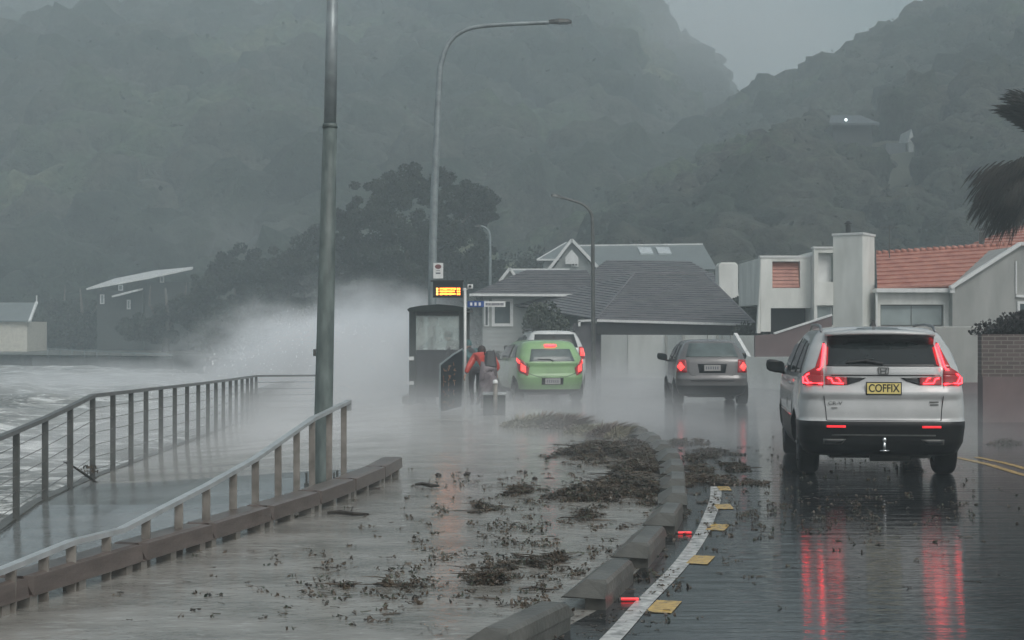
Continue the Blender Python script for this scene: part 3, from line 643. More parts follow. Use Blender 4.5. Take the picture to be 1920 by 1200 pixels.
# camera head and finger sign belong to a separate thing hung on the post
fs = thing('street_name_sign', 'blue and white finger sign pointing over the road beside the shelter', 'street sign', (pb.x + .03, pb.y, Zd(571)))
def SX(px): return (px - 873) * sd_
b = B(); b.box((SX(875), -.012, -.055), (SX(906), .012, .075)); b.out('blue_panel', mat('sign_blue', (0.02, 0.07, 0.25), .4), fs)
b = B(); b.box((SX(906) + .002, -.012, -.05), (SX(946), .012, .07)); b.out('white_panel', 'white_paint', fs)
M['sign_grey'] = mat('sign_grey', (0.12, 0.13, 0.16), .5)
M['white_mark'] = mat('white_mark', (0.7, 0.7, 0.7), .5)
b = B()
for k in range(3): b.box((SX(880 + k * 8), -.016, -.025), (SX(884 + k * 8), -.0125, .045))
b.out('symbol', 'white_mark', fs)
b = B(); x = 909.0
while x < 943: w = random.uniform(1.5, 2.6); b.box((SX(x), -.016, -.02), (SX(x + w), -.0125, .035)); x += w + .8
b.out('lettering', 'sign_grey', fs)
cm = thing('traffic_camera', 'small pale camera head on top of the slim white post', 'camera', (pb.x + .05, pb.y, Zd(541)))
b = B(); b.box((.0, -.05, 0), (.12, .05, .09)); b.out('camera_body', 'white_paint', cm, bevel=.01)
b = B(); b.tube([(.06, -.05, .045), (.06, -.09, .045)], .03, 10); b.out('lens', 'black', cm)
b = B(); b.tube([(.02, 0, 0), (-.02, 0, -.03)], .012, 6); b.out('bracket', 'white_paint', cm)
# bus stop flag on the tall lamp pole
fl = thing('bus_stop_sign', 'white upright bus stop plate fixed high on the tall street lamp', 'sign', at(812, 509, 36.3))
Xf = lambda px: (px - 812) * 36.3 / FOC; Zf = lambda py: (509 - py) * 36.3 / FOC
b = B(); b.box((Xf(812.5), -.01, Zf(522)), (Xf(831), .01, Zf(493))); b.out('plate', 'white_paint', fl)
b = B(); vs = [(Xf(821.5) + .075 * math.cos(a), -.014, Zf(500) + .055 * math.sin(a)) for a in np.linspace(0, 2 * math.pi, 20, endpoint=False)]; b.add(vs, [tuple(range(20))]); b.out('symbol', mat('sign_red', (.18, .08, .08), .5), fl)
b = B(); b.box((Xf(817), -.014, Zf(513.5)), (Xf(826), -.011, Zf(511))); b.box((Xf(818), -.014, Zf(508)), (Xf(825), -.011, Zf(507))); b.out('lettering', 'sign_grey', fl)
# leaning notice board in front of the shelter
Yb = FOC * EYE / (772 - HOR); nb = thing('notice_board', 'black panel with slanted top and rusty lettering before the shelter', 'panel', (((826 - 960) * Yb / FOC), Yb, 0))
k_ = Yb / FOC; Xn = lambda px: (px - 826) * k_; Zn = lambda py: EYE - (py - HOR) * k_
pts = [(826, 772), (864, 764), (866, 655), (850, 664), (826, 684)]
def board(off, pl, th):
    vs = []
    for y_ in (0, th):
        for px, py in pl: vs.append((Xn(px), y_ + (px - 826) * .012 + off, max(0.0, Zn(py))))
    n = len(pl); return vs, [tuple(range(n - 1, -1, -1)), tuple(range(n, 2 * n))] + [(i, (i + 1) % n, n + (i + 1) % n, n + i) for i in range(n)]
vs, f_ = board(0, pts, .05); b = B(); b.add(vs, f_); b.out('panel', 'shelter_panel', nb)
b = B(); b.beam((Xn(826) - .012, -.01, 0), (Xn(826) - .012, -.01, Zn(684)), .03, .05); b.beam((Xn(826) - .012, -.01, Zn(684)), (Xn(850), .27, Zn(664)), .03, .03); b.beam((Xn(850), .27, Zn(664)), (Xn(866), .46, Zn(655)), .03, .03); b.out('frame', 'lamp_galv', nb)
M['rust'] = mat('rust', (0.22, 0.11, 0.06), .6, var=.3)
b = B(); random.seed(5)
for k in range(30):
    px = 832 + (k % 3) * 9 + random.uniform(-1, 1); py = 762 - (k // 3) * 9.5 + random.uniform(-1, 1)
    if py < 690 - (px - 832) * .6: continue
    p = Vector((Xn(px), (px - 826) * .012 - .01, Zn(py))); q = p + Vector((random.uniform(-.035, .035), 0, random.choice((-1, 1)) * random.uniform(.03, .08)))
    b.beam(p, q, .012, .016); 
    if k % 2: b.beam(p, p + Vector((random.choice((-.05, .05)), 0, random.uniform(-.02, .02))), .012, .016)
b.out('lettering', 'rust', nb)
# litter bin with post
Yk = FOC * EYE / (779 - HOR); kk = Yk / FOC; bn = thing('litter_bin', 'dark square litter bin in the shallow water near the green car', 'bin', ((927 - 960) * kk, Yk, 0))
b = B(); b.box((-.22, 0, 0), (.22, .42, .40)); b.out('bin_body', mat('bin_dark', (0.025, .032, .032), .45, var=.3), bn, bevel=.015)
b = B(); b.box((-.235, -.012, .402), (.235, .44, .45)); b.out('lid', 'rail_steel', bn, bevel=.01)
bo = thing('bollard', 'pale slim bollard standing in front of the litter bin', 'bollard', ((929 - 960) * kk, Yk - .12, 0))
b = B(); b.tube([(0, 0, 0), (0, 0, .64)], .045, 14); b.out('post', 'post_steel', bo, True)
b = B(); b.lathe([(.052, 0), (.052, .04), (.03, .07), (.001, .078)], 14, c=(0, 0, .64)); b.out('cap', 'white_paint', bo, True)
b = B(); b.box((-.08, -.08, 0), (.08, .08, .02)); b.out('foot_plate', 'dark_steel', bo)
# ================================================================== CARS
M['red_lens'] = mat('red_lens', (0.30, 0.01, 0.015), 0.12, coat=.5, emit=(1, .02, .03), estr=0.04)
M['red_glow'] = mat('red_glow', (0.9, 0.05, 0.06), 0.2, emit=(1.0, 0.022, 0.032), estr=8.0)
M['reflector_glow'] = mat('reflector_glow', (0.7, 0.03, 0.04), 0.2, emit=(1.0, 0.03, 0.04), estr=0.9)  # emission paints returned light on the bumper reflectors; no lamp inside
M['red_soft'] = mat('red_soft', (0.8, 0.05, 0.05), 0.2, emit=(1.0, 0.055, 0.05), estr=2.2)
M['amber_lens'] = mat('amber_lens', (0.30, 0.12, 0.09), 0.15, coat=.5)
M['plate_yellow'] = mat('plate_yellow', (0.78, 0.66, 0.24), 0.3, var=.05)
M['plate_white'] = mat('plate_white', (0.36, 0.36, 0.35), 0.35, var=.08)
def paint(name, c, rough=.26, var=.14):
    M[name] = mat(name, c, rough, 0.0, var, 2.2, bump=0.0010, bscale=95, coat=.7, spec=.5)
paint('paint_silver', (0.44, 0.46, 0.46)); paint('paint_grey', (0.12, 0.12, 0.12)); paint('paint_green', (0.25, 0.44, 0.20)); paint('paint_white', (0.62, 0.64, 0.63)); paint('paint_dark', (.05, .05, .055))
class Car:
    """lofted body: rows (z, halfwidth, cornerradius, rear y, front y)"""
    def __init__(s, name, label, loc, rz, T, paint_, Lf, wheel_r, wheels_y, track, taper=.06, group=None, trim_z=.3, bow=.05):
        s.T = [np.array(r, float) for r in T]; s.taper = taper; s.bow = bow; s.Lf = Lf
        s.root = thing(name, label, 'car', loc, rz, group); s.paint = paint_
        N = 88; rows = []
        zs = []
        for a, c in zip(s.T, s.T[1:]):
            n = max(1, int(abs(c[0] - a[0]) / .035)); zs += [(a + (c - a) * k / n) for k in range(n)]
        zs.append(s.T[-1])
        V = []; s.rows = zs
        for r in zs:
            for k in range(N): V.append(s.ring(r, k / N))
        F = []; mi = []
        for i in range(len(zs) - 1):
            for k in range(N):
                F.append((i * N + k, i * N + (k + 1) % N, (i + 1) * N + (k + 1) % N, (i + 1) * N + k)); mi.append(1 if zs[i][0] < trim_z else 0)
        F.append(tuple(range(N - 1, -1, -1))); mi.append(1); F.append(tuple(range((len(zs) - 1) * N, len(zs) * N))); mi.append(0)
        body = mk('body', V, F, [paint_, 'plastic', 'dark_void'], None, True, None, mi)
        # wheel wells cut out of the shell
        for y in wheels_y:
            for sx in (-1, 1):
                bm = bmesh.new(); bmesh.ops.create_cone(bm, cap_ends=True, segments=32, radius1=wheel_r * 1.13, radius2=wheel_r * 1.13, depth=.42)
                bmesh.ops.rotate(bm, verts=bm.verts, matrix=Matrix.Rotation(R(90), 3, 'Y')); bmesh.ops.translate(bm, verts=bm.verts, vec=(sx * (track + .04), y, wheel_r))
                me = bpy.data.meshes.new('cut'); bm.to_mesh(me); bm.free(); me.materials.append(M['dark_void']); co = bpy.data.objects.new('cut', me); col.objects.link(co)
                md = body.modifiers.new('b', 'BOOLEAN'); md.operation = 'DIFFERENCE'; md.object = co; md.solver = 'EXACT'
                try: md.material_mode = 'TRANSFER'
                except Exception: pass
                bpy.context.view_layer.update(); dg = bpy.context.evaluated_depsgraph_get(); nm = bpy.data.meshes.new_from_object(body.evaluated_get(dg))
                body.modifiers.clear(); body.data = nm; bpy.data.objects.remove(co)
        body.parent = s.root; s.body = body
        for y in wheels_y:
            for sx in (-1, 1): s.wheel(sx * track, y, wheel_r, sx)
    def w_at(s, y): 
        t = y / s.Lf; return 1 - s.taper * (abs(2 * t - 0.9) ** 3.0)
    def outline(s, r, S):
        """S: arc length from the rear centre, + to the right; returns x, y"""
        z, w, c, y0, y1 = r[:5]; sg = 1 if S >= 0 else -1; S = abs(S); c = max(.02, min(c, w * .98))
        if S < w - c: x, y = S, y0
        elif S < w - c + c * math.pi / 2: a = (S - (w - c)) / c; x, y = w - c + c * math.sin(a), y0 + c * (1 - math.cos(a))
        else: x, y = w, y0 + c + (S - (w - c) - c * math.pi / 2)
        y += s.bow * (x / w) ** 2 * max(0, 1 - (y - y0) / 1.0)
        return sg * x * s.w_at(y), y
    def ring(s, r, u):
        z, w, c, y0, y1 = r[:5]; c = max(.02, min(c, w * .98, (y1 - y0) * .45)); cf = min(c * 1.8, w * .98, (y1 - y0) * .5)
        half = (w - c) + c * math.pi / 2 + (y1 - cf - y0 - c) + cf * math.pi / 2 + (w - cf)
        sg = 1 if u <= .5 else -1; uu = u if u <= .5 else 1 - u; S = uu * 2 * half
        L1 = (w - c) + c * math.pi / 2 + (y1 - cf - y0 - c)
        if S <= L1: x, y = s.outline((z, w, c, y0, y1), S)
        else:
            q = S - L1
            if q < cf * math.pi / 2: a = q / cf; x, y = w - cf + cf * math.cos(a), y1 - cf + cf * math.sin(a)
            else: x, y = max(0, w - cf - (q - cf * math.pi / 2)), y1
            y -= .12 * (x / w) ** 2 * max(0, 1 - (y1 - y) / .8); x *= s.w_at(y)
        return (sg * x, y, z)
    def row(s, z):
        T = s.T
        for a, c in zip(T, T[1:]):
            if a[0] <= z <= c[0]: return a + (c - a) * ((z - a[0]) / max(1e-6, c[0] - a[0]))
        return T[-1]
    def P(s, S, z, off=0.0):
        def q(S, z): 
            r = s.row(z); x, y = s.outline(r, S); return Vector((x, y, z))
        p = q(S, z); a = q(S + .01, z) - q(S - .01, z); c = q(S, z + .01) - q(S, z - .01); n = a.cross(c).normalized()
        if n.length < .5: n = Vector((0, -1, 0))
        # outward
        if n.y > .3 and abs(n.x) < .7: n = -n
        if abs(n.x) >= .7 and n.x * S < 0: n = -n
        return p + n * off
    def sideS(s, y, z):
        r = s.row(z); c = max(.02, min(r[2], r[1] * .98)); return (r[1] - c) + c * math.pi / 2 + (y - r[3] - c)
    def patch(s, name, quads, m, off=.006, n=8, parent=None, side=False, mirror=False, th=0.0):
        V = []; F = []
        for mm in ((1, -1) if mirror else (1,)):
            for Q in quads:
                base = len(V); k = n
                for i in range(k + 1):
                    for j in range(k + 1):
                        u, v = i / k, j / k
                        a = Vector(Q[0]).lerp(Vector(Q[1]), u); c = Vector(Q[3]).lerp(Vector(Q[2]), u); p = a.lerp(c, v)
                        S = (s.sideS(p[0], p[1]) if side else p[0]) * mm * (side if side else 1)
                        V.append(s.P(S, p[1], off))
                for i in range(k):
                    for j in range(k): F.append((base + i * (k + 1) + j, base + (i + 1) * (k + 1) + j, base + (i + 1) * (k + 1) + j + 1, base + i * (k + 1) + j + 1))
        o = mk(name, V, F, m, parent or s.root, True)
        sm = o.modifiers.new('s', 'SOLIDIFY'); sm.thickness = max(th, .004); sm.offset = 0
        return o
    def line(s, name, pts, w, m, off=.008, parent=None, side=False):
        V = []; F = []
        P_ = [s.P((s.sideS(a, z) * side) if side else a, z, off) for a, z in pts]
        b = B(); b.tube(P_, w / 2, 6); return b.out(name, m, parent or s.root, True)
    def wheel(s, x, y, r, sx):
        o = thing_part('wheel', s.root, (x, y, r))
        b = B(); w = .115
        b.lathe([(r * .62, -w), (r * .9, -w * 1.02), (r * .975, -w * .8), (r, -w * .4), (r, w * .4), (r * .975, w * .8), (r * .9, w * 1.02), (r * .62, w), (r * .62, -w)], 32, 'x'); 
        t = b.out('tyre', 'rubber', o, True)
        b = B(); b.lathe([(r * .62, -w * .9), (r * .58, 0), (r * .62, w * .9)], 24, 'x')
        for k in range(5):
            a = k * 2 * math.pi / 5; b.beam((sx * w * .8, 0, 0), (sx * w * .8, math.cos(a) * r * .6, math.sin(a) * r * .6), .07, .02)
        b.lathe([(.0, sx * w * .85), (.07, sx * w * .85), (.07, sx * w * .6)], 12, 'x'); b.box((-.01, -r * .4, -r * .4), (.01, r * .4, r * .4)); b.out('rim', 'alloy', o)
    def mirror(s, y, z, x, m='black'):
        for sx in (-1, 1):
            b = B(); vs = []; 
            for yy_, sc_ in ((-.05, .85), (-.03, 1), (.05, .95), (.10, .6)):
                for k in range(12):
                    a = 2 * math.pi * k / 12; cx = math.copysign(abs(math.cos(a)) ** .6, math.cos(a)); cz = math.copysign(abs(math.sin(a)) ** .6, math.sin(a))
                    vs.append((sx * (x + .12) + cx * .125 * sc_, y + yy_, z + cz * .085 * sc_ + .02 * cx * sx))
            fs = [(i * 12 + k, i * 12 + (k + 1) % 12, (i + 1) * 12 + (k + 1) % 12, (i + 1) * 12 + k) for i in range(3) for k in range(12)] + [tuple(range(11, -1, -1)), tuple(range(36, 48))]
            b.add(vs, fs); b.beam((sx * (x - .06), y + .06, z - .11), (sx * (x + .09), y + .02, z - .06), .05, .04); mo = b.out('wing_mirror', m, s.root, True)
            b = B(); b.box((sx * (x + .12) - .095, y - .054, z - .055), (sx * (x + .12) + .095, y - .051, z + .06)); b.out('mirror_glass', 'glass_dark', mo)
def thing_part(name, parent, loc):
    o = bpy.data.objects.new(name, None); col.objects.link(o); o.empty_display_size = .1; o.parent = parent; o.location = loc; return o

# ---- silver SUV
T = [(.25, .78, .20, .32, 4.45), (.30, .86, .22, .10, 4.6), (.42, .915, .22, .03, 4.68), (.60, .93, .20, .00, 4.70), (.665, .93, .20, -.015, 4.70), (.67, .925, .20, .005, 4.70), (.80, .925, .2, .01, 4.66),
     (.93, .92, .2, .03, 4.60), (.965, .915, .19, -.005, 4.52), (1.08, .905, .19, .045, 4.2), (1.13, .90, .19, .055, 3.7), (1.22, .875, .17, .06, 3.42), (1.275, .86, .15, .075, 3.32), (1.30, .85, .14, .10, 3.28), (1.5, .775, .12, .28, 2.85),
     (1.64, .70, .12, .42, 2.5), (1.69, .66, .14, .48, 2.3), (1.72, .58, .16, .56, 2.1), (1.74, .42, .16, .72, 1.9), (1.748, .15, .1, .95, 1.5)]
g0 = gnd(1657, 900); suv = Car('silver_suv', 'silver family suv with lit boomerang tail lights and yellow plate', (g0.x, g0.y, 0), R(-6.5), [(r[0], r[1] * 1.035, *r[2:]) for r in T], 'paint_silver', 4.7, .36, (.86, 3.55), .79, taper=.05, trim_z=.62)
suv_w = 1.035
c = suv
c.patch('rear_window', [((-.655, 1.285), (.655, 1.285), (.60, 1.645), (-.60, 1.645))], 'glass_dark', .005, 16)
# spoiler over the glass
b = B(); sp = []
for sx in np.linspace(-1, 1, 13):
    x = sx * .62; e = .06 * abs(sx) ** 3
    sp.append([(x, .23 + e + .04 * sx * sx, 1.652 - .02 * sx * sx), (x, .22 + e + .04 * sx * sx, 1.678 - .02 * sx * sx), (x, .62, 1.735 - .055 * sx * sx), (x, .50, 1.64)])
vs = [p for r_ in sp for p in r_]; fs = [(4 * i + k, 4 * i + (k + 1) % 4, 4 * i + 4 + (k + 1) % 4, 4 * i + 4 + k) for i in range(12) for k in range(4)] + [(3, 2, 1, 0), (48, 49, 50, 51)]
b.add(vs, fs); spo = b.out('spoiler', 'paint_silver', c.root, True)
b = B(); vs = []
for sx in np.linspace(-1, 1, 17):
    x = sx * .60; lo = .085 + .02 * math.cos(sx * 7) + .015 * abs(sx)
    vs += [(x, .235 + .05 * sx * sx, 1.649 - .02 * sx * sx), (x, .235 + .05 * sx * sx + lo * .55, 1.649 - lo - .02 * sx * sx)]
b.add(vs, [(2 * i, 2 * i + 1, 2 * i + 3, 2 * i + 2) for i in range(16)]); o = b.out('spoiler_shade', 'blackgloss', spo);  # dark gloss sheet painted in for the spoiler's shade on the glass
# tail lights: strip up the pillar, kink, bar to the plate
for sg in (-1, 1):
    S = lambda x: x * sg
    q = [((S(.94), 1.07), (S(.69), 1.07), (S(.69), 1.19), (S(.94), 1.19)), ((S(.94), 1.19), (S(.69), 1.19), (S(.70), 1.27), (S(.78), 1.27)), ((S(.78), 1.27), (S(.70), 1.27), (S(.642), 1.555), (S(.658), 1.555)),
         ((S(.672), 1.075), (S(.42), 1.075), (S(.42), 1.165), (S(.672), 1.175))]
    tl = c.patch('tail_light', q, 'red_lens', .010, 8)
    c.patch('dark_tip', [((S(.418), 1.075), (S(.27), 1.12), (S(.20), 1.158), (S(.418), 1.163))], 'blackgloss', .008, 5, parent=tl)
    glow = [[(.655, 1.53), (.71, 1.275), (.725, 1.255), (.885, 1.185), (.905, 1.17), (.855, 1.095), (.70, 1.085)], [(.93, 1.16), (.93, 1.10), (.86, 1.085)], [(.645, 1.155), (.60, 1.145), (.58, 1.095), (.46, 1.09)], [(.545, 1.155), (.515, 1.15), (.49, 1.11)]]
    wds = [.022, .024, .018, .014]
    for gl, w in zip(glow, wds): c.line('light_bar', [(S(a), z) for a, z in gl], w, 'red_glow', .014, parent=tl)
    c.patch('reflector', [((S(.44), .595), (S(.66), .595), (S(.66), .62), (S(.44), .62))], 'reflector_glow', .014, 6)
    c.patch('exhaust_trim', [((S(.70), .40), (S(.48), .40), (S(.43), .46), (S(.70), .46))], 'dark_steel', .006, 4)
    c.patch('exhaust_inset', [((S(.68), .415), (S(.49), .415), (S(.455), .447), (S(.68), .447))], 'black', .012, 4)
c.line('shut_line', [(-.70, 1.07), (-.69, .95), (-.67, .80), (-.66, .675)], .010, 'black', .0); c.line('shut_line', [(.70, 1.07), (.69, .95), (.67, .80), (.66, .675)], .010, 'black', .0)
c.line('shut_line', [(s_, .672) for s_ in np.linspace(-.66, .66, 15)], .010, 'black', .002)
c.patch('garnish', [((-.665, 1.19), (.665, 1.19), (.66, 1.272), (-.66, 1.272))], 'paint_silver', .012, 12)
c.line('crease', [(s_, 1.185) for s_ in np.linspace(-.6, .6, 15)], .010, 'plastic', .004)
c.patch('bumper_insert', [((-.60, .50), (.60, .50), (.60, .515), (-.60, .515))], 'dark_steel', .006, 10)
# plate
pl = c.P(0, 1.03, .02); b = B(); b.box((-.20, -.012, -.075), (.20, .0, .075)); po = b.out('number_plate', 'black', c.root, loc=pl, bevel=.004)
b = B(); b.box((-.187, -.016, -.058), (.187, -.0125, .062)); b.out('plate_face', 'plate_yellow', po)
text_mesh('plate_text', 'COFFIX', .125, 'black', po, (0, -.0175, .001), (R(90), 0, 0), squeeze=.80, bold=.002)
# emblem: H in a rounded frame
e = c.P(0, 1.232, .022); b = B()
pts = [(-.052, -.035), (.052, -.035), (.06, .035), (-.06, .035)]
for (a, z1), (c1, z2) in zip(pts, pts[1:] + pts[:1]): b.beam((a, 0, z1), (c1, 0, z2), .010, .010)
b.beam((-.026, -.002, -.028), (-.032, -.002, .028), .010, .014); b.beam((.026, -.002, -.028), (.032, -.002, .028), .010, .014); b.beam((-.028, -.002, 0), (.028, -.002, 0), .010, .012)
b.out('emblem', 'dark_steel', c.root, loc=e)
text_mesh('badge', 'CR-V', .055, 'dark_steel', c.root, c.P(-.56, .865, .012), (R(90), 0, 0), squeeze=1.3)
bb = B(); bb.box((-.05, -.003, .012), (.05, 0, .026)); bb.box((-.045, -.003, -.018), (.05, 0, -.006)); bb.out('badge', 'dark_steel', c.root, loc=c.P(.58, .865, .012))
bb = B(); bb.box((-.035, -.003, -.006), (.035, 0, .003)); bb.out('badge', 'dark_steel', c.root, loc=c.P(-.57, .815, .012))
# tow bar, muffler, underside
b = B(); b.tube([(0, .12, .36), (0, -.03, .33), (0, -.05, .36), (0, -.05, .44)], .018, 8); b.lathe([(.0, .06), (.02, .055), (.028, .03), (.02, .005), (.014, -.01)], 12, c=(0, -.05, .43)); b.box((-.05, -.06, .325), (.05, .0, .345)); b.out('tow_bar', 'chrome', c.root, True)
b = B(); b.tube([(-.1, .5, .27), (.35, .5, .27)], .10, 12); b.tube([(.35, .5, .25), (.55, .25, .26)], .03, 8); b.out('muffler', 'dark_steel', c.root, True)
b = B(); b.box((-.55, .6, .20), (.55, 4.2, .30)); b.box((-.72, .83, .30), (.72, .90, .38)); b.out('chassis', 'black', c.root)
# wiper, antenna, rails
w0 = c.P(.0, 1.30, .02); w1 = c.P(-.42, 1.315, .02); b = B(); b.tube([w0, c.P(-.2, 1.335, .025), w1], [.025, .014, .008], 8); b.tube([c.P(-.4, 1.325, .015), c.P(-.1, 1.36, .015)], .01, 6); b.out('wiper', 'black', c.root)
b = B(); b.add([(-.03, .95, 1.74), (.03, .95, 1.74), (.03, 1.15, 1.75), (-.03, 1.15, 1.75), (-.008, .97, 1.82), (.008, .97, 1.82), (.008, 1.06, 1.80), (-.008, 1.06, 1.80)], [(4, 5, 6, 7), (0, 1, 5, 4), (1, 2, 6, 5), (2, 3, 7, 6), (3, 0, 4, 7)]); b.out('antenna', 'black', c.root)
for sx in (-1, 1):
    pts = [(sx * .655, .55, 1.685), (sx * .65, .72, 1.745), (sx * .645, 1.2, 1.765), (sx * .64, 2.0, 1.76), (sx * .63, 2.4, 1.70)]
    b = B(); b.tube(pts, [.012, .02, .018, .018, .012], 8); b.out('roof_rail', 'alloy', c.root, True)
    c.patch('side_window', [((.45, 1.20), (1.05, 1.19), (1.1, 1.55), (.75, 1.54)), ((1.12, 1.19), (1.95, 1.18), (1.95, 1.60), (1.17, 1.57)), ((2.05, 1.18), (3.15, 1.20), (2.75, 1.50), (2.05, 1.60))], 'glass_dark', .005, 6, side=sx)
    c.line('door_line', [(1.15, 1.17), (1.2, .8), (1.3, .55)], .01, 'black', .0, side=sx); c.line('door_line', [(2.02, 1.16), (2.02, .8), (2.02, .4)], .01, 'black', 0, side=sx)
    c.line('door_handle', [(1.35, 1.05), (1.55, 1.05)], .03, 'paint_silver', .02, side=sx)
c.mirror(3.0, 1.22, .93)

# ---- hatchbacks
def hatch(name, label, px, py, rz, paint_, T, Lf, wr, wy, tr, glass, plate, third, lights, mirror=None, trim_z=.3, cscale=1.0, group=None, plate_m='plate_white', glass_m='glass_dark'):
    g = gnd(px, py); c = Car(name, label, (g.x, g.y, 0), rz, T, paint_, Lf, wr, wy, tr, taper=.06, trim_z=trim_z, group=group)
    c.patch('rear_window', [glass], glass_m, .006, 12)
    for sg in (-1, 1):
        tl = c.patch('tail_light', [[(a * sg, z) for a, z in q] for q in lights['lens']], 'red_lens', .012, 6)
        for q in lights['glow']: c.patch('bulb', [[(a * sg, z) for a, z in q]], 'red_soft', .018, 4, parent=tl)
        for s_ in lights.get('clear', []): c.patch('indicator', [[(a * sg, z) for a, z in s_]], 'amber_lens', .016, 4, parent=tl)
        y0 = .35
        c.patch('side_window', [lights['sw'][0], lights['sw'][1]] if 'sw' in lights else [], 'glass_dark', .005, 6, side=sg)
    if third: c.patch('brake_light', [third], 'red_glow', .03, 4)
    p = c.P(0, plate[0], .02); b = B(); b.box((-.18, -.01, -.065), (.18, 0, .065)); po = b.out('number_plate', plate_m, c.root, loc=p, bevel=.003)
    b = B()
    for k in range(6): b.box((-.145 + k * .05, -.013, -.032), (-.145 + k * .05 + .026, -.0105, .032))
    b.out('plate_text', 'sign_grey', po)
    b = B(); b.box((-.5, .5, .17), (.5, 3.3, .27)); b.out('chassis', 'black', c.root)
    if mirror: c.mirror(*mirror)
    return c
Tg = [(.20, .68, .2, .25, 3.6), (.27, .76, .22, .06, 3.75), (.45, .815, .22, .0, 3.82), (.62, .825, .22, -.03, 3.82), (.66, .82, .22, .02, 3.8), (.80, .81, .2, .04, 3.7), (.92, .80, .2, .06, 3.4), (1.0, .785, .2, .08, 3.0), (1.05, .77, .18, .11, 2.85),
      (1.25, .68, .16, .27, 2.45), (1.39, .60, .16, .40, 2.1), (1.44, .54, .18, .48, 1.95), (1.465, .40, .2, .6, 1.7), (1.475, .15, .12, .8, 1.3)]
gr = hatch('grey_hatchback', 'small dark grey hatchback with lit brake lights before the white fence', 1336, 761, R(-1.5), 'paint_grey', Tg, 3.85, .29, (.62, 3.05), .72,
      ((-.60, 1.085), (.60, 1.085), (.49, 1.385), (-.49, 1.385)), (.84,), None,
      dict(lens=[((.86, .74), (.58, .74), (.60, 1.02), (.80, 1.02))], glow=[((.82, .87), (.72, .77), (.63, .86), (.72, .97))], sw=[((.55, 1.03), (1.25, 1.02), (1.25, 1.36), (.8, 1.34)), ((1.35, 1.02), (2.6, 1.02), (2.15, 1.34), (1.35, 1.37))]), mirror=(2.55, 1.05, .82), trim_z=.42, glass_m='glass_mid')
c = gr; c.line('shut_line', [(-.56, .98), (-.54, .75), (-.48, .68), (.48, .68), (.54, .75), (.56, .98)], .012, 'black', .002); c.patch('plate_recess', [((-.30, .73), (.30, .73), (.34, .93), (-.34, .93))], 'plastic', .004, 4)
c.line('bumper_strip', [(a, .56) for a in np.linspace(-.5, .5, 9)], .02, 'plastic', .004); b = B(); b.tube([(0, 1.2, 1.46), (-.02, .9, 1.68)], .006, 6); b.out('antenna', 'black', c.root)
b = B(); b.lathe([(.0, .14), (.09, .1), (.11, 0), (.09, -.12), (.05, -.16)], 10, c=(.33, 1.2, 1.18)); b.box((.13, 1.1, .7), (.53, 1.22, 1.05)); b.box((-.53, 1.1, .7), (-.13, 1.22, 1.1)); b.out('seat', 'dark_void', c.root)
Tn = [(.20, .68, .2, .25, 3.4), (.27, .75, .22, .06, 3.55), (.45, .79, .22, .0, 3.62), (.60, .80, .24, -.03, 3.62), (.66, .80, .24, .01, 3.6), (.84, .795, .24, .03, 3.5), (.92, .79, .24, .0, 3.3), (1.0, .775, .22, .05, 2.9), (1.07, .755, .2, .09, 2.75),
      (1.25, .68, .2, .22, 2.4), (1.36, .62, .2, .32, 2.15), (1.41, .56, .2, .40, 1.95), (1.44, .42, .2, .55, 1.7), (1.45, .16, .12, .8, 1.3)]
gn = hatch('green_hatchback', 'light green hatchback with lit tail lights beside the bus shelter', 1036, 755, R(11), 'paint_green', Tn, 3.65, .285, (.62, 2.95), .70,
      ((-.56, .955), (.56, .955), (.47, 1.24), (-.47, 1.24)), (.50,), ((-.14, 1.285), (.14, 1.285), (.14, 1.33), (-.14, 1.33)),
      dict(lens=[((.80, .70), (.60, .62), (.56, .80), (.74, 1.0)), ((.80, .70), (.74, .99), (.93, 1.05), (1.02, .93))], glow=[((.76, .74), (.64, .70), (.64, .84), (.76, .92)), ((.80, .90), (.78, .97), (.98, 1.04), (1.0, .98))], sw=[((.55, 1.04), (1.15, 1.03), (1.15, 1.33), (.85, 1.30)), ((1.25, 1.02), (2.5, 1.02), (2.1, 1.30), (1.25, 1.34))]), mirror=(2.4, 1.05, .80), trim_z=.30, glass_m='glass_mid')
c = gn; c.patch('tailgate_panel', [((-.55, .68), (.55, .68), (.58, .88), (-.58, .88))], 'paint_green', -.004, 6); c.line('shut_line', [(-.62, .93), (-.58, .68), (-.35, .60), (.35, .60), (.58, .68), (.62, .93)], .012, 'plastic', .002)
c.patch('plate_recess', [((-.27, .42), (.27, .42), (.27, .58), (-.27, .58))], 'plastic', .003, 4); b = B(); b.tube([c.P(.02, .95, .02), c.P(-.05, .99, .025), c.P(-.35, 1.0, .02)], [.02, .012, .008], 6); b.out('wiper', 'black', c.root)
Tw = [(.22, .7, .2, .25, 4.2), (.30, .82, .22, .06, 4.35), (.6, .88, .22, .0, 4.4), (.95, .87, .2, .03, 4.2), (1.08, .85, .2, .05, 3.4), (1.2, .81, .18, .1, 3.1), (1.45, .71, .16, .25, 2.6), (1.60, .62, .16, .36, 2.2), (1.65, .5, .2, .5, 2.0), (1.67, .2, .12, .8, 1.5)]
